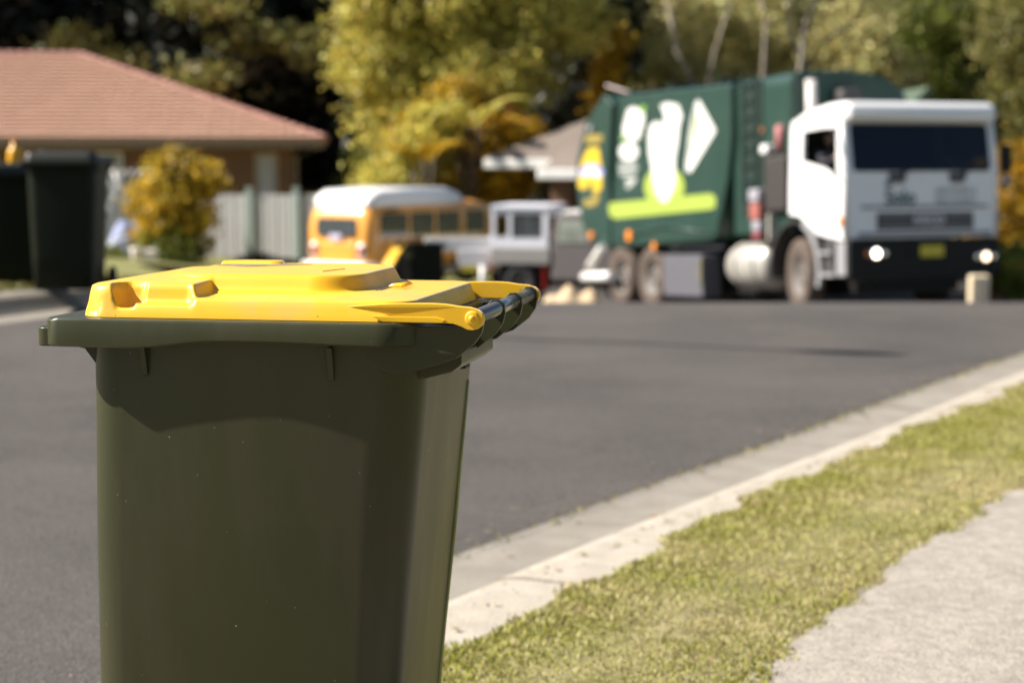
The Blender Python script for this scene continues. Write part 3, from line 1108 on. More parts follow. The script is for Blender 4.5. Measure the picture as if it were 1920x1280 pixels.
EZ = 1.27
EX = -.66
roof2 = pymesh('roof', [l2(EX, 48, EZ), l2(8.5, 48, EZ), l2(8.5, 56, EZ), l2(EX, 56, EZ), l2(EX + 4, 52, EZ + 1.88), l2(4.5, 52, EZ + 1.88)],
               [(0, 1, 5, 4), (1, 2, 5), (2, 3, 4, 5), (3, 0, 4), (0, 3, 2, 1)], M_btile, h2)
for k in range(16):
    f0, f1 = k / 16, (k + 1) / 16 + .015
    V = []
    F = []
    xa, xb = EX + 4 * f0, 8.5 - 4 * f0
    n = int((xb - xa) / .1)
    for i in range(n + 1):
        x = xa + (xb - xa) * i / n
        wv = .02 * abs(math.sin(math.pi * x / .3))
        V += [l2(x, 48 + 4 * f0 - .04, EZ + 1.88 * f0 + .06 + wv), l2(min(8.5, x + 4 * (f1 - f0) * (1 - i / n)), 48 + 4 * f1 - .04, EZ + 1.88 * f1 + .03 + wv), l2(x, 48 + 4 * f0 - .04, EZ + 1.88 * f0)]
    for i in range(n):
        a = i * 3
        F += [(a, a + 3, a + 4, a + 1), (a + 2, a + 5, a + 3, a)]
    pymesh('tile_course', V, F, M_btile, roof2)
# white gutters: upper one and the lower nearer porch one
box('gutter', l2(3.6, 47.93, EZ - .11), (8.6, .16, .24), M_white, h2, bevel=.03)
box('gutter', l2(EX - .02, 52, EZ - .11), (.16, 7.9, .24), M_white, h2, bevel=.03)
box('porch_gutter', l2(3.1, 46.3, EZ - .36), (3.6, .18, .26), M_white, h2, bevel=.03)
box('porch_gutter', l2(1.31, 47.1, EZ - .36), (.16, 1.5, .26), M_white, h2, bevel=.03)
prism('porch_roof', [(46.35, EZ - .22), (48.3, EZ + .28), (48.3, EZ + .2), (46.35, EZ - .3)], lambda a, b, t: l2(t, a, b), 1.35, 4.9, M_btile, h2)
box('porch_soffit', l2(3.1, 47.2, EZ - .47), (3.4, 1.6, .03), M_cream, h2)
box('eave_soffit', l2(3.9, 48.5, EZ - .22), (9.0, .9, .03), M_cream, h2)
box('wall', l2(5.2, 49.3, -.4), (6.4, .22, 3.0), mat('rendered_wall', (.50, .46, .43), .85, vary=.06), h2)
box('wall', l2(1.9, 52.5, -.4), (.22, 6, 3.0), M_brick, h2)
box('pillar', l2(1.75, 46.9, -.25), (.5, .5, 2.3), M_brick, h2)
box('pillar_base', l2(1.75, 46.85, -.95), (.62, .62, 1.0), M_orangebrick, h2, bevel=.02)
box('downpipe', l2(2.5, 46.5, -.2), (.09, .09, 2.1), M_cream, h2)
wv2 = box('window', l2(3.4, 49.17, -.1), (1.1, .03, 1.2), M_pane, h2)
box('frame', l2(3.4, 49.15, .52), (1.2, .05, .06), M_white, wv2)
box('frame', l2(3.4, 49.15, -.72), (1.2, .05, .06), M_white, wv2)

# ------------------------------------------------------------------ orange camper van
M_orange = mat('van_orange_paint', (.80, .35, .05), .35, vary=.03, coat=.4)
M_vwhite = mat('van_white_paint', (.80, .79, .77), .35, vary=.02, coat=.3)
M_tyre = mat('tyre_rubber', (.02, .02, .02), .85, vary=.2, scale=20)
M_dusty = mat('dusty_tyre', (.085, .062, .048), .9, vary=.25, scale=9)
M_chrome = mat('chrome', (.75, .75, .75), .2, metal=1, vary=.03)
M_steel = mat('steel_rim', (.12, .105, .095), .65, metal=.0, vary=.1)
M_black = mat('black_plastic', (.009, .009, .009), .6, vary=.2, spec=.25)
M_darkglass = mat('dark_glass', (.025, .03, .035), .06, vary=.3, scale=1.5, spec=.8)
M_red = mat('red_lens', (.45, .03, .02), .3)
M_amber = mat('amber_lens', (.75, .24, .02), .3)
M_plate = mat('yellow_plate', (.60, .50, .03), .5, vary=.05)
M_ptext = mat('plate_text', (.02, .02, .02), .6)
van_yaw = math.atan2(.60, .80)           # forward direction (.60,.80)
van = thing('camper_van', (-2.86, 36.4, -1.30), -van_yaw, 'old orange camper van with rounded white roof seen from behind', 'van')
# local: x to the right, y forwards, z up; near corner (right rear) at x=0,y=0; body runs x from -1.72 to 0


def loft(name, secs, m, parent, smooth=True, n=7, caps_=True):
    """secs: (y, x0, x1, z0, z1, r) rounded rectangles joined along y"""
    bm = bmesh.new()
    rings = []
    for y, x0, x1, z0, z1, r in secs:
        rings.append([bm.verts.new((a, y, b)) for a, b in rrect(x0, x1, z0, z1, r, n)])
    k = len(rings[0])
    for A, B in zip(rings, rings[1:]):
        for i in range(k):
            bm.faces.new((A[i], A[(i + 1) % k], B[(i + 1) % k], B[i]))
    if caps_:
        bm.faces.new(rings[0])
        bm.faces.new(rings[-1][::-1])
    return bm_obj(name, bm, m, parent, smooth=smooth)


loft('body', [(.0, -1.56, -.16, .40, 1.30, .3), (.03, -1.66, -.06, .36, 1.50, .3), (.12, -1.70, -.02, .33, 1.66, .3), (.35, -1.72, 0, .32, 1.74, .3), (3.6, -1.72, 0, .32, 1.74, .3), (4.05, -1.70, -.02, .34, 1.66, .3), (4.25, -1.62, -.1, .40, 1.35, .28), (4.3, -1.5, -.2, .5, 1.1, .2)], M_orange, van)
loft('roof', [(.10, -1.50, -.22, 1.62, 1.70, .035), (.16, -1.62, -.10, 1.60, 1.86, .10), (.4, -1.68, -.04, 1.60, 1.98, .15), (1.5, -1.68, -.04, 1.60, 2.03, .16), (2.6, -1.68, -.04, 1.60, 2.01, .16), (3.1, -1.6, -.12, 1.60, 1.9, .13), (3.35, -1.5, -.22, 1.62, 1.74, .05)], M_vwhite, van)
# windows
prism('rear_window', rrect(-1.42, -.34, 1.05, 1.42, .08), lambda a, b, t: (a, t + .10 * max(0, (b - 1.05)) * .7 - .0, b), -.035, .10, M_darkglass, van)
stick = prism('sticker', rrect(-1.05, -.72, .98, 1.10, .05), lambda a, b, t: (a, t, b), -.055, -.04, mat('window_sticker', (.55, .50, .65), .5), van)
for a, b in ((.32, 1.2), (1.27, 2.06), (2.13, 2.92), (3.1, 3.8)):
    prism('side_window', rrect(a, b, 1.04, 1.52, .07), lambda p, q, t: (t, p, q), -.05, .006, M_darkglass if a != 2.1 else mat('curtained_glass', (.36, .31, .24), .15), van)
prism('windscreen', rrect(-1.45, -.27, 1.05, 1.5, .08), lambda a, b, t: (a, t, b), 4.15, 4.27, M_darkglass, van)
box('waist_trim', (.006, 1.95, 1.0), (.014, 3.4, .03), M_chrome, van)
loft('bumper', [(-.16, -1.62, -.10, .36, .50, .05), (-.10, -1.78, .06, .33, .53, .06), (.12, -1.80, .08, .35, .52, .06), (.13, -1.78, .06, .36, .5, .05)], M_vwhite, van)
for x in (-1.68, -.04):
    prism('bumper_end', rrect(.0, .4, .36, .52, .06), lambda a, b, t: (t, a, b), x - .06, x + .12, M_vwhite, van)
for x in (-1.50, -.22):
    tl = loft('tail_light', [(-.035, x - .08, x + .08, .60, .92, .075), (.05, x - .09, x + .09, .58, .94, .085)], M_vwhite, van)
    loft('lens', [(-.055, x - .05, x + .05, .66, .86, .045), (-.03, x - .055, x + .055, .65, .87, .05)], M_red, tl)
box('engine_lid', (-.86, -.012, .72), (.95, .03, .40), M_orange, van, bevel=.02)
box('number_plate', (-.86, -.19, .42), (.36, .012, .11), M_plate, van)
bm = bmesh.new()
for k in range(6):
    bm_box(bm, (.008, .5 + k * .07, 1.57), (.012, .045, .05))
bm_obj('air_vent', bm, M_black, van)
for y in (.85, 3.25):
    for x, s in ((-.12, 1), (-1.60, -1)):
        wheel('wheel', van, (x, y, .31), (s, 0, 0), .31, .18, M_tyre, M_steel)
for y in (.85, 3.25):
    tube('wheel_arch', [(-.20, y, .36), (.006, y, .36)], .38, M_black, van, 28)

# ------------------------------------------------------------------ ute with a white canopy, facing right
M_ute = mat('grey_ute_paint', (.17, .15, .145), .45, vary=.05, coat=.3)
M_utelight = mat('silver_side_panel', (.30, .285, .27), .45, vary=.05)
M_uwhite = mat('canopy_white', (.74, .75, .82), .45, vary=.04)
ute = thing('ute', (-.37, 35.4, -1.42), R(-14), 'grey ute with white framed windowed canopy parked beside the truck tail', 'ute')
# local: x to the right is forwards, y away from camera; rear near corner at 0,0
ute.scale = (.88, 1, 1)
prism('cab', [(1.32, .52), (1.34, 1.08), (1.42, 1.62), (1.62, 1.70), (2.2, 1.68), (2.78, 1.12), (3.9, 1.02), (4.02, .85), (4.02, .48), (3.75, .40), (3.7, .62), (3.45, .76), (3.15, .74), (2.95, .52), (2.9, .38), (1.32, .38)],
      lambda a, b, t: (a, t, b), .0, 1.62, M_ute, ute, bevel=.05)
box('roof_panel', (1.85, .81, 1.70), (.62, 1.30, .07), M_vwhite, ute, bevel=.03)
prism('side_window', [(1.46, 1.13), (1.52, 1.56), (2.08, 1.56), (2.16, 1.42), (2.3, 1.13)], lambda a, b, t: (a, t, b), -.012, .02, mat('bright_side_glass', (.40, .44, .38), .1, vary=.5, scale=1.2), ute)
prism('quarter_window', [(2.34, 1.13), (2.20, 1.42), (2.28, 1.46), (2.56, 1.13)], lambda a, b, t: (a, t, b), -.012, .02, M_darkglass, ute)
prism('windscreen', rrect(.14, 1.48, 0, .72, .06), lambda a, b, t: (2.74 - b * .66 + t * .7, a, 1.14 + b * .70 + t * .7), .0, .03, M_darkglass, ute)
tray = box('tray', (.62, .81, .86), (1.36, 1.66, .34), M_utelight, ute, bevel=.03)
box('tail_light', (-.07, .1, .80), (.03, .12, .16), M_red, tray)
bm = bmesh.new()
bm_holed(bm, [(-.04, 1.03), (1.24, 1.03), (1.24, 1.78), (-.04, 1.78)], [[(.04, 1.20), (.34, 1.20), (.34, 1.68), (.04, 1.68)], [(.42, 1.20), (1.12, 1.20), (1.12, 1.68), (.42, 1.68)]], lambda a, b, t: (a, t, b), 0, .05)
bm_holed(bm, [(-.04, 1.03), (1.24, 1.03), (1.24, 1.78), (-.04, 1.78)], [[(.04, 1.20), (.34, 1.20), (.34, 1.68), (.04, 1.68)], [(.42, 1.20), (1.12, 1.20), (1.12, 1.68), (.42, 1.68)]], lambda a, b, t: (a, t, b), 1.57, 1.62)
bm_holed(bm, [(.05, 1.03), (1.57, 1.03), (1.57, 1.78), (.05, 1.78)], [[(.2, 1.2), (1.4, 1.2), (1.4, 1.62), (.2, 1.62)]], lambda a, b, t: (t, a, b), -.04, .01)
bm_holed(bm, [(.05, 1.03), (1.57, 1.03), (1.57, 1.78), (.05, 1.78)], [[(.2, 1.2), (1.4, 1.2), (1.4, 1.62), (.2, 1.62)]], lambda a, b, t: (t, a, b), 1.19, 1.24)
bm_box(bm, (.6, .81, 1.81), (1.32, 1.68, .06))
canopy = bm_obj('canopy', bm, M_uwhite, ute)
box('pane', (.77, .026, 1.44), (.68, .008, .46), glass('canopy_glass', (.1, .11, .12), .5), canopy)
box('pane', (.77, 1.596, 1.44), (.68, .008, .46), glass('canopy_glass', (.1, .11, .12), .5), canopy)
for x in (.62, 3.32):
    for y, s in ((.1, -1), (1.52, 1)):
        wheel('wheel', ute, (x, y, .34), (0, s, 0), .34, .2, M_tyre, M_steel)
box('front_bumper', (4.04, .81, .5), (.14, 1.6, .2), M_black, ute, bevel=.04)
box('headlight', (4.03, .2, .84), (.05, .3, .14), M_chrome, ute, bevel=.02)
box('headlight', (4.03, 1.42, .84), (.05, .3, .14), M_chrome, ute, bevel=.02)
box('mud_flap', (1.16, .1, .42), (.03, .24, .42), M_red, ute)
box('chassis', (1.95, .81, .48), (3.7, 1.3, .40), M_black, ute)

# white box trailer left of the ute
tr = thing('box_trailer', (-1.58, 36.2, -1.42), R(4), 'small white box trailer with yellow plate left of the ute', 'trailer')
box('upper_panel', (.55, 0, 1.04), (1.42, .05, .26), M_vwhite, tr, bevel=.02)
box('lower_panel', (.88, -.03, .77), (.76, .05, .34), M_vwhite, tr, bevel=.02)
box('side_panel', (1.24, .8, .9), (.04, 1.5, .5), M_vwhite, tr, bevel=.01)
box('side_panel', (-.12, .8, .95), (.04, 1.5, .34), M_vwhite, tr, bevel=.01)
box('floor', (.62, .8, .52), (1.2, 1.5, .04), M_steel, tr)
box('number_plate', (.72, -.07, .55), (.34, .01, .12), M_plate, tr)
box('tail_light', (1.16, -.07, .57), (.13, .03, .09), M_red, tr)
for x in (.0, 1.3):
    wheel('wheel', tr, (x, .8, .28), (1 if x else -1, 0, 0), .28, .16, M_tyre, M_vwhite)
jw = tube('jockey_wheel_post', [(.98, -.25, .04), (.98, -.25, .62)], .055, M_vwhite, tr, 10)
box('foot', (.98, -.25, .03), (.16, .16, .04), M_vwhite, jw)

# heap of pale sand on the driveway behind the road crest
sand = pymesh('sand_heap', *(lambda n=20: (
    [(.62 * (i / n * 2 - 1), .4 * (j / 8 * 2 - 1), .42 * max(0, 1 - abs(i / n * 2 - 1) ** 3) * max(0, 1 - abs(j / 8 * 2 - 1) ** 2) * (.85 + .2 * math.sin(i * .9))) for j in range(9) for i in range(n + 1)],
    [(j * (n + 1) + i, j * (n + 1) + i + 1, (j + 1) * (n + 1) + i + 1, (j + 1) * (n + 1) + i) for j in range(8) for i in range(n)]))(), mat('pale_sand', (.50, .38, .24), .95, vary=.15, scale=5, bump=.5, bscale=30), smooth=True)
sand.location = (1.12, 33.2, G(1.1, 33.2) - .01)
tag(sand, 'pale sandy heap on the ground under the front of the grey ute', 'sand heap')

# low plant at the right edge
tree('garden_shrub', 7.55, 27.5, 1.4, [(.1, 0, .75, .42, .4, .5), (.3, 0, .35, .4, .4, .35)], 'green', 'small green shrub at the right edge by the truck bumper', 'shrub', 90, 22, .06, .18, 207, trunk_r=.03, limbs=3, spread=(.8, 2.0), trunk_top=.4)
tree('garden_shrub', 7.35, 28.1, 1.3, [(0, 0, .5, .2, .3, .35)], 'orange', 'orange leaved shrub tucked beside the truck bumper', 'shrub', 40, 18, .06, .16, 208, trunk_r=.03, limbs=2, spread=(.8, 1.4), trunk_top=.4)


# ------------------------------------------------------------------ wheelie bins
# local: x along the depth (hinge and bar at x=0 side, lid front towards -x), y across, z up; root at the hinge-axis foot
M_bin = mat('bin_green_plastic', (.037, .039, .0185), .23, vary=.12, scale=2, bump=.02, bscale=220, dirt=(.062, .05, .033), dirt_amt=.5, dscale=5, spec=.28, dstretch=(1.6, 1.6, .35))
M_bindark = mat('bin_dark_plastic', (.007, .009, .004), .5, vary=.1, scale=3, spec=.15)
M_lidy = mat('yellow_lid_plastic', (.76, .435, .008), .30, vary=.04, scale=6, bump=.012, bscale=160, dirt=(.50, .34, .11), dirt_amt=.6, dscale=9)
def add_specks(m, colr, scale, size, amount):
    nt = m.node_tree
    b = nt.nodes['Principled BSDF']
    tc = nt.nodes['Texture Coordinate']
    v = nt.nodes.new('ShaderNodeTexVoronoi')
    v.inputs['Scale'].default_value = scale
    nt.links.new(tc.outputs['Object'], v.inputs['Vector'])
    lt = nt.nodes.new('ShaderNodeMath')
    lt.operation = 'LESS_THAN'
    lt.inputs[1].default_value = size
    nt.links.new(v.outputs['Distance'], lt.inputs[0])
    sp = nt.nodes.new('ShaderNodeSeparateColor')
    nt.links.new(v.outputs['Color'], sp.inputs[0])
    gt = nt.nodes.new('ShaderNodeMath')
    gt.operation = 'LESS_THAN'
    gt.inputs[1].default_value = amount
    nt.links.new(sp.outputs[0], gt.inputs[0])
    mu = nt.nodes.new('ShaderNodeMath')
    mu.operation = 'MULTIPLY'
    nt.links.new(lt.outputs[0], mu.inputs[0])
    nt.links.new(gt.outputs[0], mu.inputs[1])
    mx = nt.nodes.new('ShaderNodeMix')
    mx.data_type = 'RGBA'
    src = b.inputs['Base Color'].links[0].from_socket
    nt.links.new(mu.outputs[0], mx.inputs[0])
    nt.links.new(src, mx.inputs[6])
    mx.inputs[7].default_value = (*colr, 1)
    nt.links.new(mx.outputs[2], b.inputs['Base Color'])


add_specks(M_bin, (.22, .22, .16), 26, .05, .22)
add_specks(M_bin, (.10, .095, .06), 60, .10, .12)
add_specks(M_lidy, (.30, .19, .04), 45, .09, .20)
M_rib = mat('worn_green_edge', (.30, .30, .08), .5, vary=.2, scale=12)  # pale yellow-green paints the rib's sunlit edge line into its colour
M_lidg = mat('green_lid_plastic', (.012, .015, .009), .5, vary=.08)
M_bar = mat('painted_bar', (.20, .20, .21), .24, metal=.55, vary=.1, spec=.8, coat=.4)


def smv(a, b, x):
    t = np.clip((x - a) / (b - a), 0, 1)
    return t * t * (3 - 2 * t)


def sdbox(u, w, u0, u1, w0, w1, r):
    """positive inside"""
    cu, cw = (u0 + u1) / 2, (w0 + w1) / 2
    qx = np.abs(u - cu) - (u1 - u0) / 2 + r
    qy = np.abs(w - cw) - (w1 - w0) / 2 + r
    return -(np.hypot(np.maximum(qx, 0), np.maximum(qy, 0)) + np.minimum(np.maximum(qx, qy), 0) - r)


def lid_mesh(name, m, parent, step):
    U0, U1, W = -.692, -.098, .265
    us = np.arange(U0, U1 + step * .5, step)
    ws = np.arange(-W, W + step * .5, step)
    us[-1] = U1
    ws[-1] = W
    uu, ww = np.meshgrid(us, ws, indexing='ij')
    d = sdbox(uu, ww, U0, U1, -W, W, .055)
    # push points outside the outline back onto it
    eps = 1e-4
    for _ in range(2):
        out = d < 0
        gx_ = (sdbox(uu + eps, ww, U0, U1, -W, W, .055) - sdbox(uu - eps, ww, U0, U1, -W, W, .055)) / (2 * eps)
        gy_ = (sdbox(uu, ww + eps, U0, U1, -W, W, .055) - sdbox(uu, ww - eps, U0, U1, -W, W, .055)) / (2 * eps)
        uu = np.where(out, uu - gx_ * d, uu)
        ww = np.where(out, ww - gy_ * d, ww)
        d = sdbox(uu, ww, U0, U1, -W, W, .055)
    aw = np.abs(ww)
    top = 1.0395 + .0075 * smv(0, .2, d)
    block = smv(-.478, -.492, uu)                          # thick front part
    top = top + block * (.0225 - .003 * smv(.02, .2, d) - .010 * (1 - smv(0, .035, d)) ** 2)
    pan = sdbox(uu, ww, -.585, -.228, -.150, .205, .085)
    top = np.maximum(top, np.where(pan > -.02, top * 0 + 1.0455 + .028 * smv(-.010, .010, pan), 0))
    # raised lip far side
    lipf = sdbox(uu, ww, -.60, -.46, .14, .185, .02)
    top = top + .006 * smv(-.003, .003, lipf)
    # grip recesses cut into both long edges of the front part
    yb = smv(-.236, -.246, -aw)                            # 1 near the edge
    yb = smv(.236, .244, aw)
    slot = smv(-.007, .005, sdbox(uu, aw, -.618, -.484, .237, .32, .018))
    pocket = smv(-.003, .004, sdbox(uu, aw, -.632, -.574, .208, .2615, .024))
    floor_ = 1.030
    top = top * (1 - slot) + floor_ * slot
    top = np.where(pocket > .01, np.minimum(top, 1.066 * (1 - pocket) + 1.020 * pocket), top)
    # side skirt profile with a proud lower lip
    side = 1.0065 + .0115 * smv(0, .0022, d)
    z = np.where(d < .0045, side, top)
    z = np.where((d >= .0045) & (d < .013), np.minimum(top, 1.018 + (d - .0045) / .0085 * (top - 1.018) * 1.0 + .006 * np.sin(np.clip((d - .0045) / .0085, 0, 1) * np.pi)), z)
    z = np.where((d < .013) & (slot > .3) & (z > floor_ + .002), floor_ + .002, z)
    nU, nW = uu.shape
    V = np.stack([uu, ww, z], -1).reshape(-1, 3)
    idx = np.arange(nU * nW).reshape(nU, nW)
    F = np.stack([idx[:-1, :-1], idx[1:, :-1], idx[1:, 1:], idx[:-1, 1:]], -1).reshape(-1, 4)
    o = npmesh(name, V, F, m, parent, smooth=True)
    bm = bmesh.new()
    bm.from_mesh(o.data)
    bmesh.ops.remove_doubles(bm, verts=bm.verts, dist=2e-4)
    # close the underside
    for f in bm.faces:
        f.smooth = True
    bm.to_mesh(o.data)
    bm.free()
    return o


def section(z, u0, u1, hw, rf, rb, bulge=.0, n=8):
    """body ring at height z: front corners radius rf, back corners radius rb"""
    pts = []
    for cx, cy, s, r in ((u1 - rb, hw - rb, 0, rb), (u0 + rf, hw - rf, 90, rf), (u0 + rf, -hw + rf, 180, rf), (u1 - rb, -hw + rb, 270, rb)):
        for k in range(n + 1):
            t = R(s + 90 * k / n)
            pts.append((cx + r * math.cos(t), cy + r * math.sin(t), z))
        # extra points along the sides keep the belly smooth
        if s in (0, 180):
            a = pts[-1]
            b0 = (u0 + rf, hw, z) if s == 0 else (u1 - rb, -hw, z)
            for k in range(1, 8):
                f = k / 8
                pts.append((a[0] + (b0[0] - a[0]) * f, a[1] + (1 if s == 0 else -1) * bulge * math.sin(math.pi * f), z))
    return pts


def make_bin(loc, rz, label, m_lid, m_body, hero=False, lid_open=0.0, group=None):
    t = thing('wheelie_bin', loc, rz, label, 'bin', group)
    # ---- body
    secs = [(.055, -.680, -.183, .205, .05, .05, 0), (.075, -.700, -.171, .215, .06, .06, 0), (.30, -.700, -.154, .226, .065, .07, .003),
            (.60, -.697, -.126, .238, .07, .08, .006), (.86, -.690, -.102, .248, .075, .085, .009), (.975, -.688, -.092, .252, .075, .085, .009)]
    bm = bmesh.new()
    rings = [[bm.verts.new(p) for p in section(*s)] for s in secs]
    k = len(rings[0])
    for A, B in zip(rings, rings[1:]):
        for i in range(k):
            bm.faces.new((A[i], A[(i + 1) % k], B[(i + 1) % k], B[i]))
    bm.faces.new(rings[0][::-1])
    bm_obj('body', bm, m_body, t, smooth=True)
    # ---- rim: an inverted channel, lower edge rising towards the middle
    bm = bmesh.new()
    o = rrect2(-.744, -.085, -.285, .285, .03, .075, 8)
    ext = []
    for i in range(len(o)):                                   # subdivide long edges
        a, b = o[i], o[(i + 1) % len(o)]
        n = max(1, int(math.hypot(b[0] - a[0], b[1] - a[1]) / .04))
        for q in range(n):
            ext.append((a[0] + (b[0] - a[0]) * q / n, a[1] + (b[1] - a[1]) * q / n))

    def zb(u):
        return .9565 + .0135 * sm(-.58, -.43, u) - .004 * sm(-.35, -.15, u)
    lay = []
    for off, zf in ((.022, lambda u: zb(u)), (.003, lambda u: zb(u)), (.0, lambda u: zb(u) + .003), (.0, lambda u: 1.0), (.003, lambda u: 1.0045), (.008, lambda u: 1.0055), (.10, lambda u: 1.0055)):
        ring = []
        for (u, w) in ext:
            cu, cw = -.412, 0
            su = 1 - off / .327
            sw = 1 - off / .285
            ring.append(bm.verts.new((cu + (u - cu) * su, cw + (w - cw) * sw, zf(u))))
        lay.append(ring)
    k = len(ext)
    for A, B in zip(lay, lay[1:]):
        for i in range(k):
            bm.faces.new((A[i], A[(i + 1) % k], B[(i + 1) % k], B[i]))
    rim = bm_obj('rim', bm, m_body, t, smooth=True)
    for p in rim.data.polygons:
        p.use_smooth = True
    rim.data.set_sharp_from_angle(angle=R(40)) if hasattr(rim.data, 'set_sharp_from_angle') else None
    # front grip ledge
    prism('front_ledge', rrect(-.762, -.69, -.272, .272, .018, 6), lambda a, b, q: (a, b, q), .9555, .988, m_body, t, bevel=.003)
    # gusset fins under the rim
    for u, z0 in ((-.5707, .905), (-.2421, .903)):
        for s in (-1, 1):
            prism('gusset', [(.246, z0), (.246, .962), (.270, .962), (.262, .93), (.257, z0 + .004)], lambda a, b, q: (q, s * a, b), u - .0045, u + .0045, m_body, t)
    for w in (-.205, 0, .205):
        prism('front_gusset', [(-.66, .885), (-.66, .962), (-.735, .962), (-.722, .95), (-.70, .946), (-.68, .92), (-.668, .89)], lambda a, b, q: (a, q, b), w - .004, w + .004, m_body, t)
    # hinge brackets
    arc = [(-.14, .915), (-.10, .925), (-.063, .936), (-.031, .947), (-.0006, .971), (.0125, .990), (.0165, 1.008), (.014, 1.024), (.004, 1.031), (-.008, 1.030), (-.016, 1.022), (-.03, 1.0), (-.14, .998)]
    near_arc = [(-.20, .955), (-.165, .930), (-.14, .917), (-.10, .925)] + arc[2:-1] + [(-.20, .998)]
    for w in (-.07, .09):
        prism('hinge_bracket', arc, lambda a, b, q: (a, q, b), w - .004, w + .004, m_body, t, bevel=.0015)
    for w in (-.2465, .2465):
        prism('hinge_bracket', near_arc if hero else arc, lambda a, b, q: (a, q, b), w - .005, w + .005, m_body, t, bevel=.002)
    bm = bmesh.new()
    bm_prism(bm, [(-.135, .90), (-.135, .953), (-.033, .953), (-.033, .931), (-.05, .918), (-.10, .905)], lambda a, b, q: (a, q, b), -.20, .065)
    bm_obj('grip_web', bm, m_body, t, bevel=.003)
    prism('locating_rib', [(-.135, .885), (-.135, .91), (-.095, .91), (-.09, .89)], lambda a, b, q: (a, q, b), .09, .13, m_body, t)
    tube('handle_bar', [(0, -.25, 1.015), (0, .25, 1.015)], .0125, M_bar if hero else m_body, t, 20)
    # ---- back rib on the far corner
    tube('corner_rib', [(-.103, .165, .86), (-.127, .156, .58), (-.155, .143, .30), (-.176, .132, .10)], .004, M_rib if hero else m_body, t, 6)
    # ---- lid
    lo = lid_mesh('lid', m_lid, t, .003 if hero else .009)
    arm = [(-.235, 1.0068), (-.235, 1.029), (-.21, 1.031), (-.185, 1.0335), (-.16, 1.0355), (-.12, 1.0375), (-.07, 1.0385), (-.045, 1.0375), (-.025, 1.0345), (-.005, 1.033), (.009, 1.029), (.017, 1.022), (.019, 1.013),
           (.016, 1.004), (.009, .998), (0, .9955), (-.009, .9965), (-.018, 1.001), (-.032, 1.0055), (-.05, 1.0068)]
    for s in (-1, 1):
        a = prism('hinge_arm', arm, lambda p, q, w: (p, s * w, q), .2520, .2662, m_lid, lo, bevel=.0045, seg=3)
        for v in a.data.vertices:
            if abs(v.co.y) > .26 and v.co.x < -.15:
                v.co.y -= s * (-.15 - v.co.x) / .085 * .0115
        bm = bmesh.new()
        bm_tube(bm, [(0, s * .265, 1.0155), (0, s * .2692, 1.0155), (0, s * .2702, 1.0155)], [.0125, .0115, .009], 20)
        bm_obj('hinge_cap', bm, m_lid, lo, smooth=True, bevel=0)
        bm = bmesh.new()
        bm_tube(bm, [(0, s * .270, 1.0155), (0, s * .2725, 1.0155)], [.0055, .0045], 14)
        bm_obj('hinge_pin', bm, m_lid, lo, smooth=True)
        # lower bead of the arm, running on from the lid's lip
        prism('hinge_bead', [(-.15, 1.0068), (-.17, 1.0165), (-.06, 1.0165), (-.045, 1.012), (-.05, 1.0068)], lambda p, q, w: (p, s * w, q), .2655, .2678, m_lid, lo, bevel=.001)
    if lid_open:
        # swing the whole lid about the hinge axis
        Mx = Matrix.Translation((0, 0, 1.015)) @ Matrix.Rotation(lid_open, 4, 'Y') @ Matrix.Translation((0, 0, -1.015))
        lo.matrix_local = Mx
    # ---- wheels and axle
    tube('axle', [(-.16, -.25, .10), (-.16, .25, .10)], .011, M_black, t, 10)
    for s in (-1, 1):
        wheel('wheel', t, (-.16, s * .262, .10), (0, s, 0), .10, .045, M_tyre, M_black)
    return t, lo


EU = Vector((math.cos(R(11)), -math.sin(R(11)), 0))
EW = Vector((math.sin(R(11)), math.cos(R(11)), 0))
KN0 = Vector((-.065, 2.936, .12)) + EW * .268
binr, lid = make_bin(KN0, R(-11), 'dark green bin with a yellow lid close up in the foreground', M_lidy, M_bin, hero=True)
# worn label and moulded marks on the lid
M_worn = mat('worn_label', (.20, .17, .11), .7, vary=.4, scale=40)
prism('worn_label', [(-.57, .09), (-.50, .06), (-.45, .10), (-.40, .15), (-.47, .17), (-.56, .155)], lambda a, b, t: (a, b, t), 1.0736, 1.0742, M_worn, lid)
_b = M_lidy.node_tree.nodes['Principled BSDF']
_b.inputs['Sheen Weight'].default_value = .22
_b.inputs['Sheen Roughness'].default_value = .35
M_gloss = mat('glossy_yellow_plastic', (.80, .46, .012), .18, vary=.03)
prism('moulded_mark', [(-.325, -.04), (-.318, -.052), (-.300, .03), (-.306, .04)], lambda a, b, t: (a, b, t), 1.0734, 1.0748, M_gloss, lid)
for k in range(5):
    tube('moulded_mark', [(-.205 + .006 * math.sin(k * 2), -.02 + k * .016, 1.0473), (-.190 + .004 * math.cos(k), -.012 + k * .016, 1.0483), (-.180, -.02 + k * .018, 1.0470)], .0022, M_gloss, lid, 6)
# dark green bins on the far verge, seen from their fronts
bA, _ = make_bin((-3.32, 14.0, G(-3.33, 13.9) + .115), R(91), 'dark green lidded bin on the far verge, right one of the pair', M_lidg, M_bindark, group='dark bins on the far verge')
bB, _ = make_bin((-4.13, 15.0, .26), R(108), 'dark green lidded bin cut by the left edge of the picture', M_lidg, M_bindark, group='dark bins on the far verge')
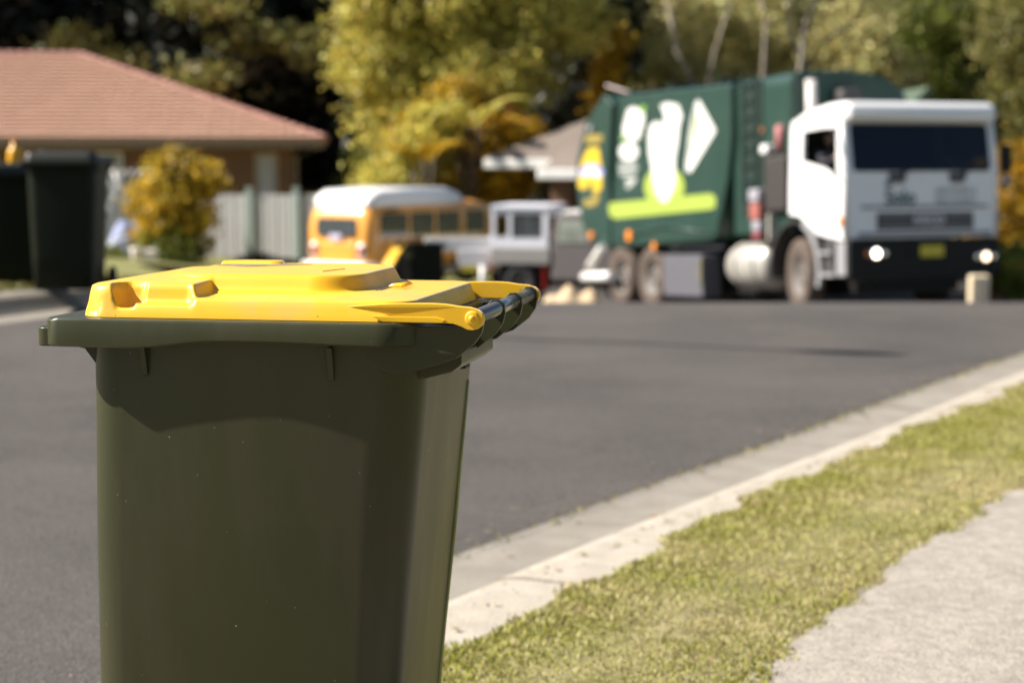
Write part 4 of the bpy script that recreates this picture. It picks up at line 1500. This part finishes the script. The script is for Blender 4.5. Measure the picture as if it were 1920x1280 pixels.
# white hot-stamped marks on their fronts
for b in (bA, bB):
    o = prism('front_mark', [(-.045, .88), (.05, .885), (.055, .905), (.0, .915), (-.05, .905)], lambda a, q, t: (t, a, q), -.676, -.672, mat('faded_stamp', (.16, .18, .26), .6, vary=.4, scale=30), b)
M_jug = mat('yellow_jug_plastic', (.75, .36, .01), .35)
jug = thing('plastic_jug', (-4.11, 15.05, .26 + 1.045), R(20), 'yellow and orange plastic jug standing on the leftmost dark bin', 'jug')
bm = bmesh.new()
bm_tube(bm, [(0, 0, .0), (0, 0, .02), (0, 0, .11), (0, 0, .15), (0, 0, .165), (0, 0, .21)], [.045, .055, .055, .035, .018, .018], 16)
bm_obj('bottle', bm, M_jug, jug, smooth=True)
tube('handle', [(.05, 0, .05), (.085, 0, .07), (.085, 0, .11), (.04, 0, .13)], .012, M_jug, jug, 8)
box('cap', (0, 0, .215), (.045, .045, .025), mat('orange_cap', (.75, .18, .02), .4), jug, bevel=.006)
box('pack', (.10, .02, .035), (.09, .06, .07), mat('orange_pack', (.75, .22, .05), .5), jug, bevel=.01)

# bin near the crest with its yellow lid hanging open
bC, lC = make_bin((-1.86, 30.1, -1.07), R(201), 'dark bin with its yellow lid hanging open beside the camper', M_lidy, M_bindark, lid_open=R(238), group=None)

# ------------------------------------------------------------------ garbage truck
YAW, PIT = R(21.5), R(3.0)
# local: x across (0 = nearside edge towards the left of the picture), y rearwards, z up
truck = thing('garbage_truck', (4.80, 26.0, -.70), YAW, 'big green garbage truck with a white cab and headlights on', 'truck', rx=-PIT)
M_green = mat('truck_green_paint', (.008, .037, .026), .36, vary=.05, scale=1.5, coat=.15, dirt=(.022, .05, .04), dirt_amt=.3, dscale=1.5)
M_cabw = mat('cab_white_paint', (.80, .80, .80), .32, vary=.02, coat=.4)
M_cabin = mat('cab_interior', (.02, .02, .022), .8)
M_lime = mat('lime_decal', (.30, .39, .06), .5, vary=.05)
M_yel = mat('yellow_decal', (.58, .40, .02), .5, vary=.06)
M_decal = mat('white_decal', (.62, .62, .60), .5, vary=.03)
M_greyd = mat('grey_decal', (.36, .38, .36), .6)
M_blued = mat('blue_decal', (.22, .25, .60), .5)
M_dkgrey = mat('dark_grey_steel', (.045, .042, .042), .6, vary=.2)
M_midgrey = mat('grey_steel', (.26, .26, .27), .5, vary=.1)
M_wind = glass('windscreen_glass', (.005, .008, .02), .30)
M_wind.node_tree.nodes['Principled BSDF'].inputs['Specular IOR Level'].default_value = .3
W = 2.62

side = [(0, .90), (.06, .88), (.50, .93), (.78, .98), (1.0, 1.12), (1.28, 1.25), (1.57, 1.28), (1.56, 1.7), (1.50, 2.56), (1.42, 2.66), (.3, 2.70), (.10, 2.60), (.04, 2.2), (0, 1.86)]
sidewin = [(.20, 1.60), (.30, 1.78), (.40, 1.88), (.6, 1.94), (1.18, 2.06), (1.14, 2.50), (.6, 2.52), (.20, 2.50)]
bm = bmesh.new()
bm_holed(bm, side, [sidewin], lambda a, b, t: (t, a, b), .0, .05)
bm_holed(bm, side, [sidewin], lambda a, b, t: (t, a, b), W - .05, W)


def fs(z):
    return interp(z, [.9, 1.86, 2.2, 2.6, 2.8], [0, 0, .04, .10, .12])


# front skin with windscreen opening
wsp = rrect(.15, W - .13, 1.87, 2.55, .07, 4)
bm_holed(bm, [(.05, .90), (W - .05, .90), (W - .05, 1.86), (W - .05, 2.6), (.05, 2.6), (.05, 1.86)], [wsp], lambda a, b, t: (a, fs(b) + t, b), .0, .04)
cab = bm_obj('cab', bm, M_cabw, truck)
# rounded roof with a visor brow
loft('roof', [(-.06, .10, W - .08, 2.60, 2.76, .05), (-.02, .06, W - .04, 2.585, 2.83, .08), (.10, .02, W - .01, 2.60, 2.87, .10), (.5, .01, W - .01, 2.63, 2.87, .10), (1.1, .01, W - .01, 2.60, 2.80, .08), (1.52, .02, W - .02, 2.55, 2.68, .05)], M_cabw, cab)
box('rear_wall', (W / 2, 1.53, 1.95), (W - .1, .04, 1.3), M_cabin, cab)
box('floor', (W / 2, .76, 1.28), (W - .12, 1.48, .06), M_cabin, cab)
box('dashboard', (W / 2, .22, 1.62), (W - .2, .30, .35), M_cabin, cab, bevel=.05)
bm = bmesh.new()
bm_box(bm, (.5, 1.15, 1.62), (.5, .5, .14))
bm_box(bm, (.5, 1.38, 1.95), (.48, .12, .62))
bm_obj('seat', bm, M_cabin, cab, bevel=.04)
box('sun_visor', (2.15, .42, 2.28), (.34, .04, .42), mat('visor_tan', (.30, .22, .14), .8), cab, bevel=.08)  # tan box added for a faint brown reflection in the windscreen
box('rear_window', (1.35, 1.50, 2.2), (.7, .02, .34), mat('rear_window_glass', (.10, .12, .16), .1), cab)
prism('windscreen', rrect(.14, W - .12, 1.86, 2.56, .07, 4), lambda a, b, t: (a, fs(b) + t, b), -.012, -.004, M_wind, truck)
# corner posts rounding
for x in (.03, W - .03):
    tube('corner_post', [(x, .03, .92), (x, .03, 1.86), (x, .07, 2.2), (x, .12, 2.6)], .05, M_cabw, cab, 12)
# door seam, handle, indicator
dr = prism('door', [(.16, 1.05), (.9, 1.08), (1.2, 1.32), (1.46, 1.34), (1.46, 2.03), (.62, 1.91), (.40, 1.86), (.30, 1.76), (.20, 1.56)], lambda a, b, t: (t, a, b), -.012, .0, M_cabw, truck, bevel=.004)
box('door_handle', (-.02, 1.28, 1.72), (.02, .16, .04), M_black, dr)
box('indicator', (-.02, .07, 1.15), (.04, .09, .14), M_amber, truck, bevel=.01)
box('indicator', (W + .01, .07, 1.12), (.04, .09, .14), M_amber, truck, bevel=.01)
# front panel features: wiper recesses, grille with slats, badge
for x in (.88, 1.92):
    box('wiper_recess', (x, -.008, 1.785), (.30, .02, .11), M_dkgrey, truck, bevel=.01)
    box('wiper_step', (x, -.012, 1.70), (.22, .02, .05), M_midgrey, truck)
    tube('wiper', [(x, -.03, 1.82), (x + .35, -.02, 1.90), (x + .55, -.01, 1.93)], .012, M_black, truck, 6)
box('grille_band', (1.36, -.006, 1.345), (2.2, .02, .05), M_midgrey, truck, bevel=.006)
gr = box('grille', (1.36, -.008, 1.14), (1.66, .02, .25), M_dkgrey, truck, bevel=.008)
for k in range(3):
    box('slat', (1.36, -.024, 1.055 + .085 * k), (1.60, .016, .022), M_midgrey, gr)
box('lower_trim', (1.36, -.008, .955), (2.3, .02, .06), M_midgrey, truck, bevel=.006)
FM = lambda x, z, y=-.03: Matrix.Translation((x, y, z)) @ Matrix.Rotation(R(90), 4, 'X')
text('badge_lettering', 'IVECO', .17, FM(1.40, 1.14, -.045), mat('badge_silver', (.62, .60, .60), .35), truck, .006, bold=.006, sx=1.1)
text('front_logo_lettering', 'Solo', .29, FM(.93, 1.48, -.010), mat('logo_dark_green', (.03, .10, .11), .5), truck, .002, bold=.008, sx=1.0)
lg = prism('front_logo_mark', [(-.06, 0), (0, .07), (.07, .02), (.02, -.03)], lambda a, b, t: (.72 + a, t, 1.66 + b), -.014, -.006, bpy.data.materials['logo_dark_green'], truck)
text('front_lettering', 'RESOURCE', .14, FM(1.90, 1.57, -.010), M_greyd, truck, .002, sx=1.05)
text('front_lettering', 'RECOVERY', .14, FM(1.90, 1.43, -.010), M_greyd, truck, .002, sx=1.05)
# bumper, headlights, plate
bp_ = prism('bumper', rrect(.02, W - .02, .32, .88, .06), lambda a, b, t: (a, t, b), -.08, .40, M_black, truck, bevel=.03)
box('lower_valance', (W / 2, .2, .36), (W - .5, .3, .14), M_dkgrey, bp_)
M_lamp = mat('lit_headlamp', (.9, .85, .75), .2, emit=(1, .86, .62), emit_s=6)
M_lamp2 = mat('lit_headlamp_dim', (.9, .85, .75), .2, emit=(1, .72, .45), emit_s=2.6)
for x, z, ml in ((.46, .68, M_lamp), (2.35, .60, M_lamp2)):
    bm = bmesh.new()
    bm_tube(bm, [(x, -.10, z), (x, -.085, z), (x, .0, z)], [.085, .10, .10], 24)
    hb = bm_obj('headlight', bm, M_chrome, truck, smooth=True)
    bm = bmesh.new()
    bm_tube(bm, [(x, -.108, z), (x, -.10, z)], [.055, .062], 20)
    bm_obj('bulb', bm, ml, hb, smooth=True)
    for dx in (-.15, .15):
        box('side_lamp', (x + dx, -.088, z), (.07, .02, .08), M_amber if ml is M_lamp and dx < 0 else M_chrome, hb, bevel=.01)
pl = box('number_plate', (1.405, -.10, .70), (.40, .012, .17), M_plate, truck, bevel=.003)
box('plate_backing', (1.405, -.088, .70), (.80, .012, .13), M_black, truck)
# mirrors
for x, s, z in ((-.22, -1, 2.1), (W + .2, 1, 2.05)):
    mm_ = box('mirror', (x, .05, z), (.20 if s > 0 else .03, .09, .42 if s > 0 else .03), M_black, truck, bevel=.03)
    tube('mirror_arm', [(x, .08, z + .2), (W if s > 0 else 0, .15, z + .38)], .014, M_black, mm_, 6)
    tube('mirror_arm', [(x, .08, z - .2), (W if s > 0 else 0, .12, z - .3)], .014, M_black, mm_, 6)
box('spot_mirror', (W + .16, .0, 1.72), (.16, .05, .16), M_midgrey, truck, bevel=.03)
# front mudguard, wheel, steps
def guard(y0, r, x0, x1, a0, a1, m, nm='mudguard', th=.03, zc=.45):
    pts = []
    for k in range(13):
        t_ = R(a0 + (a1 - a0) * k / 12)
        pts.append((y0 + r * math.cos(t_), zc + r * math.sin(t_)))
    for k in range(12, -1, -1):
        t_ = R(a0 + (a1 - a0) * k / 12)
        pts.append((y0 + (r - th) * math.cos(t_), zc + (r - th) * math.sin(t_)))
    return prism(nm, pts, lambda a, b, t: (t, a, b), x0, x1, m, truck)


guard(1.42, .74, -.02, .5, -10, 170, M_dkgrey)
guard(1.42, .775, -.035, .02, 112, 200, M_midgrey, 'mudguard_edge', .09)
box('mudguard_flap', (.22, 2.17, 1.10), (.5, .05, .40), mat('pale_flap', (.50, .47, .40), .7), truck, bevel=.01)
for y in (1.42,):
    wheel('wheel', truck, (.19, y, .36), (-math.cos(R(12)), math.sin(R(12)), 0), .56, .29, M_dusty, M_steel)
    wheel('wheel', truck, (W - .19, y, .36), (math.cos(R(12)), -math.sin(R(12)), 0), .56, .29, M_dusty, M_steel)
st = box('step_well', (.13, .38, .62), (.22, .50, .54), M_dkgrey, truck, bevel=.02)
box('step_tread', (-.01, .50, .70), (.06, .34, .05), M_midgrey, st)
box('step_tread', (-.01, .46, .38), (.06, .42, .05), M_midgrey, st)
box('step_side', (.03, .14, .60), (.06, .26, .5), M_midgrey, st, bevel=.05)
# chassis and underside
box('chassis', (W / 2, 5.0, .62), (.9, 8.6, .26), M_black, truck)
box('engine_block', (W / 2, 1.0, .45), (1.5, 1.6, .7), M_black, truck)
box('belly_guard', (W / 2, 3.6, .30), (1.4, 2.6, .56), M_black, truck)  # black box added to stand for the shade under the truck
box('front_axle', (W / 2, 1.42, .42), (2.1, .14, .14), M_black, truck)
# air cleaner tower with red cap, silver cap and warning marker
box('air_cleaner', (.20, 2.0, 1.76), (.42, .66, .86), mat('air_cleaner_brown', (.035, .028, .026), .6), truck, bevel=.05)
tube('exhaust_cap', [(.1, 1.98, 2.25), (.1, 1.98, 2.62), (.1, 1.98, 2.66)], [.075, .085, .05], mat('red_cap', (.42, .16, .16), .6), truck, 14)
box('work_light', (.05, 2.30, 2.30), (.18, .22, .15), M_vwhite, truck, bevel=.04)
wm = box('equipment_box', (.05, 2.62, 1.35), (.16, .30, .26), mat('red_equipment', (.32, .10, .08), .6), truck, bevel=.03)
M_dullw = mat('dull_white', (.30, .29, .33), .6)
box('cover', (.05, 2.62, 1.60), (.18, .32, .20), M_dullw, wm, bevel=.03)
box('cover', (.05, 2.58, 1.12), (.16, .24, .16), M_dullw, wm, bevel=.03)
box('base', (.05, 2.58, .97), (.16, .24, .12), mat('dull_red', (.22, .05, .06), .6), wm, bevel=.03)
# polished tank
tk = loft('fuel_tank', [(2.42, .12, .66, .24, .78, .26), (2.50, .02, .74, .12, .88, .35), (3.55, .02, .74, .12, .88, .35), (3.72, .06, .70, .18, .82, .31), (3.80, .2, .56, .32, .68, .17)], mat('polished_tank', (.42, .40, .36), .38, metal=.3, vary=.05), truck)
for y in (2.75, 3.35):
    tube('strap', [(.38 + .375 * math.cos(R(a)), y, .50 + .385 * math.sin(R(a))) for a in range(0, 361, 20)], .012, M_dkgrey, tk, 6)
# grey locker and rear mudguards
box('locker', (.20, 5.22, .32), (.36, 1.46, .72), mat('locker_grey', (.10, .10, .115), .5, vary=.08), truck, bevel=.03)
box('locker_strip', (.012, 4.53, .40), (.02, .05, .4), mat('faded_yellow', (.20, .17, .05), .7), truck)
for y in (6.5, 7.78):
    wheel('wheel', truck, (.19, y, .28), (-1, 0, 0), .55, .32, M_dusty, M_steel)
    wheel('wheel', truck, (W - .19, y, .28), (1, 0, 0), .55, .32, M_dusty, M_steel)
box('rear_axle', (W / 2, 7.1, .42), (2.0, 1.6, .18), M_black, truck)

# compaction body: front part with arched roof
def arch_sec(inset, drop):
    pts = [(.12 + inset, 1.0), (.12 + inset, 3.26 - drop)]
    for k in range(7):
        t_ = R(180 - 90 * k / 6)
        pts.append((.32 + inset + .2 * math.cos(t_), 3.26 - drop + .2 * math.sin(t_)))
    pts += [(1.05, 3.49 - drop), (1.35, 3.46 - drop)]
    for k in range(1, 9):
        t_ = R(90 - 90 * k / 8)
        pts.append((1.35 + 1.0 * math.cos(t_) - inset, 2.66 - drop + .8 * math.sin(t_)))
    pts.append((2.35 - inset, 1.0))
    return pts


bm = bmesh.new()
rings = []
for y, ins, dr_ in ((1.70, .03, .03), (1.74, 0, 0), (3.5, 0, 0)):
    rings.append([bm.verts.new((a, y, b)) for a, b in arch_sec(ins, dr_)])
k = len(rings[0])
for A, B in zip(rings, rings[1:]):
    for i in range(k):
        bm.faces.new((A[i], A[(i + 1) % k], B[(i + 1) % k], B[i]))
bm.faces.new(rings[0])
bm.faces.new(rings[-1][::-1])
bm_obj('hopper_body', bm, M_green, truck)
box('recess_panel', (.115, 2.92, 2.35), (.03, .72, 2.1), mat('recess_dark_green', (.006, .02, .015), .6), truck)
bm = bmesh.new()
for y in (2.72, 3.08):
    bm_tube(bm, [(.05, y, 1.5), (.05, y, 3.52)], .02, 6)
ld = bm_obj('ladder', bm, M_green, truck)
for k in range(8):
    tube('rung', [(.05, 2.72, 1.62 + k * .25), (.05, 3.08, 1.62 + k * .25)], .016, M_green, ld, 6)
tube('marker_lamp', [(.10, 2.55, 2.62), (.09, 2.55, 2.62)], .05, mat('dull_amber', (.25, .10, .03), .5), truck, 12)
tube('intake_stack', [(.42, 1.60, 2.3), (.42, 1.60, 3.32)], .085, mat('stack_silver', (.60, .56, .54), .4, vary=.05), truck, 14)
box('intake_head', (1.05, 1.55, 3.02), (.42, .26, .34), M_dkgrey, truck, bevel=.08)
# loading arm and hopper flap at the far side
prism('hopper_flap', [(2.05, 2.72), (2.16, 2.62), (2.66, 2.92), (2.90, 3.22), (2.80, 3.28), (2.56, 3.06), (2.2, 2.86)], lambda a, b, t: (a, t, b), 2.0, 2.6, mat('flap_pale_green', (.055, .085, .05), .6), truck)
prism('loading_arm', [(2.35, 1.2), (2.62, 1.2), (2.66, 2.4), (3.05, 2.95), (3.10, 3.28), (2.9, 3.3), (2.84, 3.0), (2.5, 2.75), (2.3, 2.4)], lambda a, b, t: (a, t, b), 2.7, 3.0, M_green, truck)

# large box body with the graphics
skp = [(3.42, 3.42), (3.40, 2.6), (3.55, 1.9), (3.98, .95), (4.2, .90), (8.06, .80), (8.10, 1.2), (7.72, 3.53), (7.6, 3.58)]
bodyp = prism('container_body', skp, lambda a, b, t: (t, a, b), .02, W - .05, M_green, truck, bevel=.05)
for y in (4.0, 5.8, 7.3):
    box('roof_rib', (W / 2, y, 3.50 + (y - 3.4) * .03), (W - .2, .08, .08), M_green, bodyp)
tube('lower_seam', [(.01, 4.15, 1.02), (.01, 5.8, 1.17), (.01, 7.9, .95)], .022, M_green, bodyp, 6)
box('side_marker', (-.0, 7.28, 1.02), (.05, .20, .20), M_amber, truck, bevel=.05)
tube('side_marker', [(.03, 6.25, .83), (-.02, 6.25, .83)], .07, M_amber, truck, 14)
# tail gate and hopper
tail = prism('tailgate', [(8.16, .86), (8.20, 2.2), (7.98, 3.45), (8.36, 3.66), (9.20, 3.22), (9.66, 2.5), (9.74, 2.10), (9.5, 1.3), (9.1, .95), (8.6, .80)], lambda a, b, t: (t, a, b), .03, W - .06, M_green, truck, bevel=.04)
tube('tail_lamp', [(.04, 8.9, 3.05), (-.03, 8.9, 3.05)], .07, M_midgrey, tail, 12)
tube('tail_lamp', [(.04, 8.95, 1.05), (-.03, 8.95, 1.05)], .07, M_amber, tail, 12)
tube('tail_pipe', [(.0, 8.15, 3.80), (.0, 7.15, 3.58)], .022, mat('pipe_pink_grey', (.45, .38, .36), .5), tail, 8)
for y in (9.2,):
    tube('underrun_bar', [(-.02, 7.98, .28), (-.02, 9.25, .26)], .10, M_vwhite, truck, 14)
tube('hydraulic_ram', [(.0, 9.05, .47), (.0, 8.40, .83)], .085, mat('ram_pale', (.62, .60, .56), .45), truck, 14)
prism('underrun_bracket', [(7.9, .26), (8.9, .26), (8.5, -.12), (8.3, -.12)], lambda a, b, t: (t, a, b), .1, .3, M_black, truck)


# graphics (all on the left side sheet)
def px2s(u, v):
    # picture measurements of the flat print, turned into positions on the body side
    f = 3400.0
    s_, c_ = math.sin(PITCH), math.cos(PITCH)
    x = (u - 960) / f
    y = (640 - v) / f
    d = Vector((x, c_ + y * s_, -s_ + y * c_))
    ax = Vector((math.cos(YAW), math.sin(YAW), 0))
    ay = Vector((-math.sin(YAW) * math.cos(PIT), math.cos(YAW) * math.cos(PIT), -math.sin(PIT)))
    az = ax.cross(ay)
    o = Vector((0, 0, CAM_Z)) - Vector((4.8, 26.0, -.70))
    t_ = (.02 - o.dot(ax)) / d.dot(ax)
    p = o + d * t_
    return p.dot(ay), p.dot(az)


def decal(name, pts, m, lift=.004, conv=True, par=None):
    poly = [px2s(1060 + a / 2.56, 100 + b / 2.56) for a, b in pts] if conv else pts
    return prism(name, poly, lambda a, b, t: (t, a, b), .02 - lift - .003, .02 - lift, m, par or truck)


def ell(cx, cy, rx, ry, n=24):
    return [(cx + rx * math.cos(2 * math.pi * k / n), cy + ry * math.sin(2 * math.pi * k / n)) for k in range(n)]


decal('lime_stripe', [(208, 745), (214, 718), (700, 673), (722, 690), (722, 738), (700, 748), (240, 795), (215, 780)], M_lime)
decal('lime_disc', ell(477, 640, 97, 100), M_lime, .008)
decal('white_emblem', [(458, 250), (490, 236), (545, 245), (566, 300), (552, 350), (545, 430), (532, 500), (530, 560), (534, 610), (525, 650), (498, 705), (482, 718), (462, 712), (436, 672), (420, 600), (415, 545), (403, 480), (400, 400), (408, 350), (432, 328), (460, 330), (470, 350), (478, 320), (474, 285)], M_decal, .012)
decal('emblem_accent', [(463, 415), (484, 372), (492, 378), (474, 424)], M_lime, .016)
decal('white_arrow', [(640, 222), (652, 238), (725, 372), (612, 560), (598, 574), (580, 566), (580, 520), (592, 400), (606, 310), (624, 240)], M_decal, .004)
decal('arrow_grey_band', [(632, 250), (620, 330), (600, 400), (592, 500), (584, 520), (590, 420), (606, 310), (624, 250)], M_greyd, .008)
decal('arrow_lime_line', [(630, 290), (636, 340), (630, 380), (606, 450), (598, 470), (612, 410), (622, 360), (622, 310)], M_lime, .012)
decal('logo_panel', [(300, 268), (330, 255), (382, 285), (380, 330), (356, 412), (330, 424), (278, 400), (276, 360)], M_decal)
decal('logo_leaf', [(350, 262), (385, 248), (390, 262), (376, 290)], mat('leaf_green_decal', (.16, .33, .05), .5), .008)
decal('logo_leaf', [(265, 400), (300, 402), (304, 418), (270, 420)], bpy.data.materials['leaf_green_decal'], .008)
decal('logo_roundel', ell(305, 472, 47, 46), M_decal)
for k, (a, b, c) in enumerate(((258, 345, 530), (258, 350, 552), (262, 340, 574))):
    decal('small_text_bar', [(a, c), (b, c - 6), (b, c + 8), (a, c + 14)], M_greyd)
decal('logo_tick', [(288, 600), (345, 596), (340, 615), (318, 640), (300, 652), (286, 640), (304, 622), (288, 616)], M_greyd)
# emblem on the tail side (a yellow bell shape with a blue and white band)
def tdecal(name, pts, m, lift=.004):
    return decal(name, pts, m, lift - .01, par=tail)


M_yel2 = mat('dull_yellow_decal', (.26, .20, .04), .6)
tdecal('yellow_cap_band', [(94, 400), (120, 388), (178, 390), (178, 424), (140, 436), (94, 428)], M_yel2, .006)
tdecal('yellow_bell', [(108, 455), (160, 452), (172, 540), (176, 600), (172, 655), (150, 668), (132, 650), (120, 610), (104, 648), (78, 655), (60, 640), (66, 560), (86, 500)], M_yel, .006)
tdecal('blue_band', [(60, 590), (74, 555), (110, 530), (150, 532), (184, 562), (184, 590), (150, 552), (112, 550)], M_blued, .014)
tdecal('white_band', [(70, 596), (84, 572), (112, 552), (150, 554), (176, 586), (168, 600), (120, 590)], M_decal, .011)
tdecal('yellow_hook', [(128, 640), (150, 668), (166, 680), (160, 710), (140, 735), (100, 738), (84, 720), (92, 700), (120, 700), (140, 690), (124, 670)], M_yel2, .009)

# sand coloured post in front of the far wheel
post = thing('timber_post', (6.45, 25.0, -.70), 0, 'short cream marker post beneath the right headlight of the truck', 'post')
box('post', (0, 0, .14), (.27, .18, .62), mat('cream_post', (.62, .52, .36), .7, vary=.08, scale=8), post, bevel=.03)

# driver in the cab
M_skin = mat('skin', (.34, .19, .14), .5, vary=.05)
M_shirt = mat('dark_shirt', (.035, .035, .05), .8, vary=.1)
M_hair = mat('brown_hair', (.04, .025, .015), .7)


def driver():
    t = thing('person', (0, 0, 0), 0, 'driver in the truck cab behind the steering wheel wearing a dark shirt', 'person')
    J = {'pel': (0, 0, 0), 'bel': (0, -.02, .18), 'che': (0, 0, .36), 'nek': (0, 0, .54), 'nk2': (0, -.01, .60),
         'shl': (-.18, 0, .50), 'ell': (-.25, -.20, .30), 'wrl': (-.16, -.44, .38), 'shr': (.18, 0, .50), 'elr': (.25, -.20, .30), 'wrr': (.16, -.44, .38),
         'hil': (-.1, -.02, -.02), 'knl': (-.14, -.44, .04), 'anl': (-.14, -.50, -.36), 'tol': (-.14, -.66, -.40), 'hir': (.1, -.02, -.02), 'knr': (.14, -.44, .04), 'anr': (.14, -.50, -.36), 'tor': (.14, -.66, -.40)}
    rad = {'pel': .15, 'bel': .14, 'che': .16, 'nek': .07, 'nk2': .055, 'shl': .075, 'ell': .05, 'wrl': .035, 'shr': .075, 'elr': .05, 'wrr': .035,
           'hil': .10, 'knl': .065, 'anl': .045, 'tol': .04, 'hir': .10, 'knr': .065, 'anr': .045, 'tor': .04}
    E_ = [('pel', 'bel'), ('bel', 'che'), ('che', 'nek'), ('nek', 'nk2'), ('che', 'shl'), ('shl', 'ell'), ('ell', 'wrl'), ('che', 'shr'), ('shr', 'elr'), ('elr', 'wrr'), ('pel', 'hil'), ('hil', 'knl'), ('knl', 'anl'), ('anl', 'tol'), ('pel', 'hir'), ('hir', 'knr'), ('knr', 'anr'), ('anr', 'tor')]
    ks = list(J)
    me = bpy.data.meshes.new('body')
    me.from_pydata([J[k] for k in ks], [(ks.index(a), ks.index(b)) for a, b in E_], [])
    o = link('body', me, t, M_shirt)
    sk = o.modifiers.new('skin', 'SKIN')
    for i, k in enumerate(ks):
        me.skin_vertices[0].data[i].radius = (rad[k], rad[k] * (.75 if k in ('che', 'bel', 'pel') else 1))
    me.skin_vertices[0].data[0].use_root = True
    ss = o.modifiers.new('sub', 'SUBSURF')
    ss.levels = ss.render_levels = 1
    bm = bmesh.new()
    bmesh.ops.create_uvsphere(bm, u_segments=20, v_segments=14, radius=.1)
    for v in bm.verts:
        v.co.z *= 1.22
        v.co.x *= .80
        if v.co.z < -.02:
            v.co.x *= 1 + v.co.z * 2.2
            v.co.y *= 1 + v.co.z * .8
        if v.co.y < -.07 and abs(v.co.x) < .02 and -.03 < v.co.z < .02:
            v.co.y -= .022
        v.co += Vector((0, -.02, .72))
    hd = bm_obj('head', bm, M_skin, t, smooth=True)
    for s in (-1, 1):
        box('ear', (s * .083, -.01, .715), (.014, .035, .055), M_skin, hd, bevel=.006)
        bm = bmesh.new()
        bmesh.ops.create_uvsphere(bm, u_segments=8, v_segments=6, radius=.012, matrix=Matrix.Translation((s * .03, -.108, .735)))
        bm_obj('eye', bm, M_black, hd)
    box('mouth', (0, -.107, .665), (.045, .012, .008), mat('lips', (.3, .11, .09), .5), hd)
    bm = bmesh.new()
    bmesh.ops.create_uvsphere(bm, u_segments=16, v_segments=10, radius=.106)
    for v in bm.verts:
        v.co.z = max(v.co.z, .0) * 1.2 + (.0 if v.co.z > 0 else v.co.z * .3)
        v.co.x *= .84
        v.co += Vector((0, -.004, .74))
    bm_obj('hair', bm, M_hair, t, smooth=True)
    for s in (-1, 1):
        bm = bmesh.new()
        w0 = Vector((s * .16, -.44, .38))
        bm_tube(bm, [w0, w0 + Vector((-s * .01, -.05, .02)), w0 + Vector((-s * .015, -.10, .03))], [.032, .042, .036], 8)
        for q in range(4):
            b0 = w0 + Vector((-s * (.015) + (q - 1.5) * .017, -.10, .03))
            L = (.9, 1.0, .95, .75)[q]
            bm_tube(bm, [b0, b0 + Vector((0, -.035 * L, .0)), b0 + Vector((0, -.05 * L, -.03 * L)), b0 + Vector((0, -.03 * L, -.05 * L))], [.009, .0085, .008, .006], 6)
        b0 = w0 + Vector((-s * .03, -.05, .02))
        bm_tube(bm, [b0, b0 + Vector((-s * .025, -.03, -.005)), b0 + Vector((-s * .02, -.055, -.02))], [.012, .010, .007], 6)
        bm_obj('hand', bm, M_skin, t, smooth=True)
    return t


drv = driver()
TM = Matrix.Translation((4.80, 26.0, -.70)) @ Matrix.Rotation(YAW, 4, 'Z') @ Matrix.Rotation(-PIT, 4, 'X')
drv.matrix_world = TM @ Matrix.Translation((.46, 1.16, 1.74)) @ Matrix.Scale(.92, 4)
tube('steering_wheel', [(.48 + .21 * math.cos(R(a)), .66 + .08 * math.sin(R(a)), 1.98 + .19 * math.sin(R(a))) for a in range(0, 361, 20)], .016, M_black, truck, 8)

# ------------------------------------------------------------------ street lamp outside the frame, its shadow falls across the road
M_galv = mat('galvanised_steel', (.35, .35, .35), .5, metal=.5)
HL = 5.6
sh = HL / math.tan(SUN_EL)
lamp = thing('street_lamp', (-6.6, 13.75, G(-6.6, 13.75)), 0, 'street lamp on the far verge whose shadow crosses the road', 'street lamp')
tube('pole', [(0, 0, 0), (0, 0, 3), (0, 0, HL)], [.07, .055, .045], M_galv, lamp, 12)
tube('arm', [(0, 0, HL), (1.0, -.42, HL + .02), (2.15, -.92, HL)], [.04, .035, .03], M_galv, lamp, 10)
dv = Vector((.92, -.38, 0)).normalized()
pts = [Vector((2.1, -.90, HL)) + dv * q for q in (0, .12, .35, .62, .80)]
bm = bmesh.new()
bm_tube(bm, pts, [.04, .09, .13, .10, .03], 12)
hd_ = bm_obj('lamp_head', bm, M_galv, lamp, smooth=True)
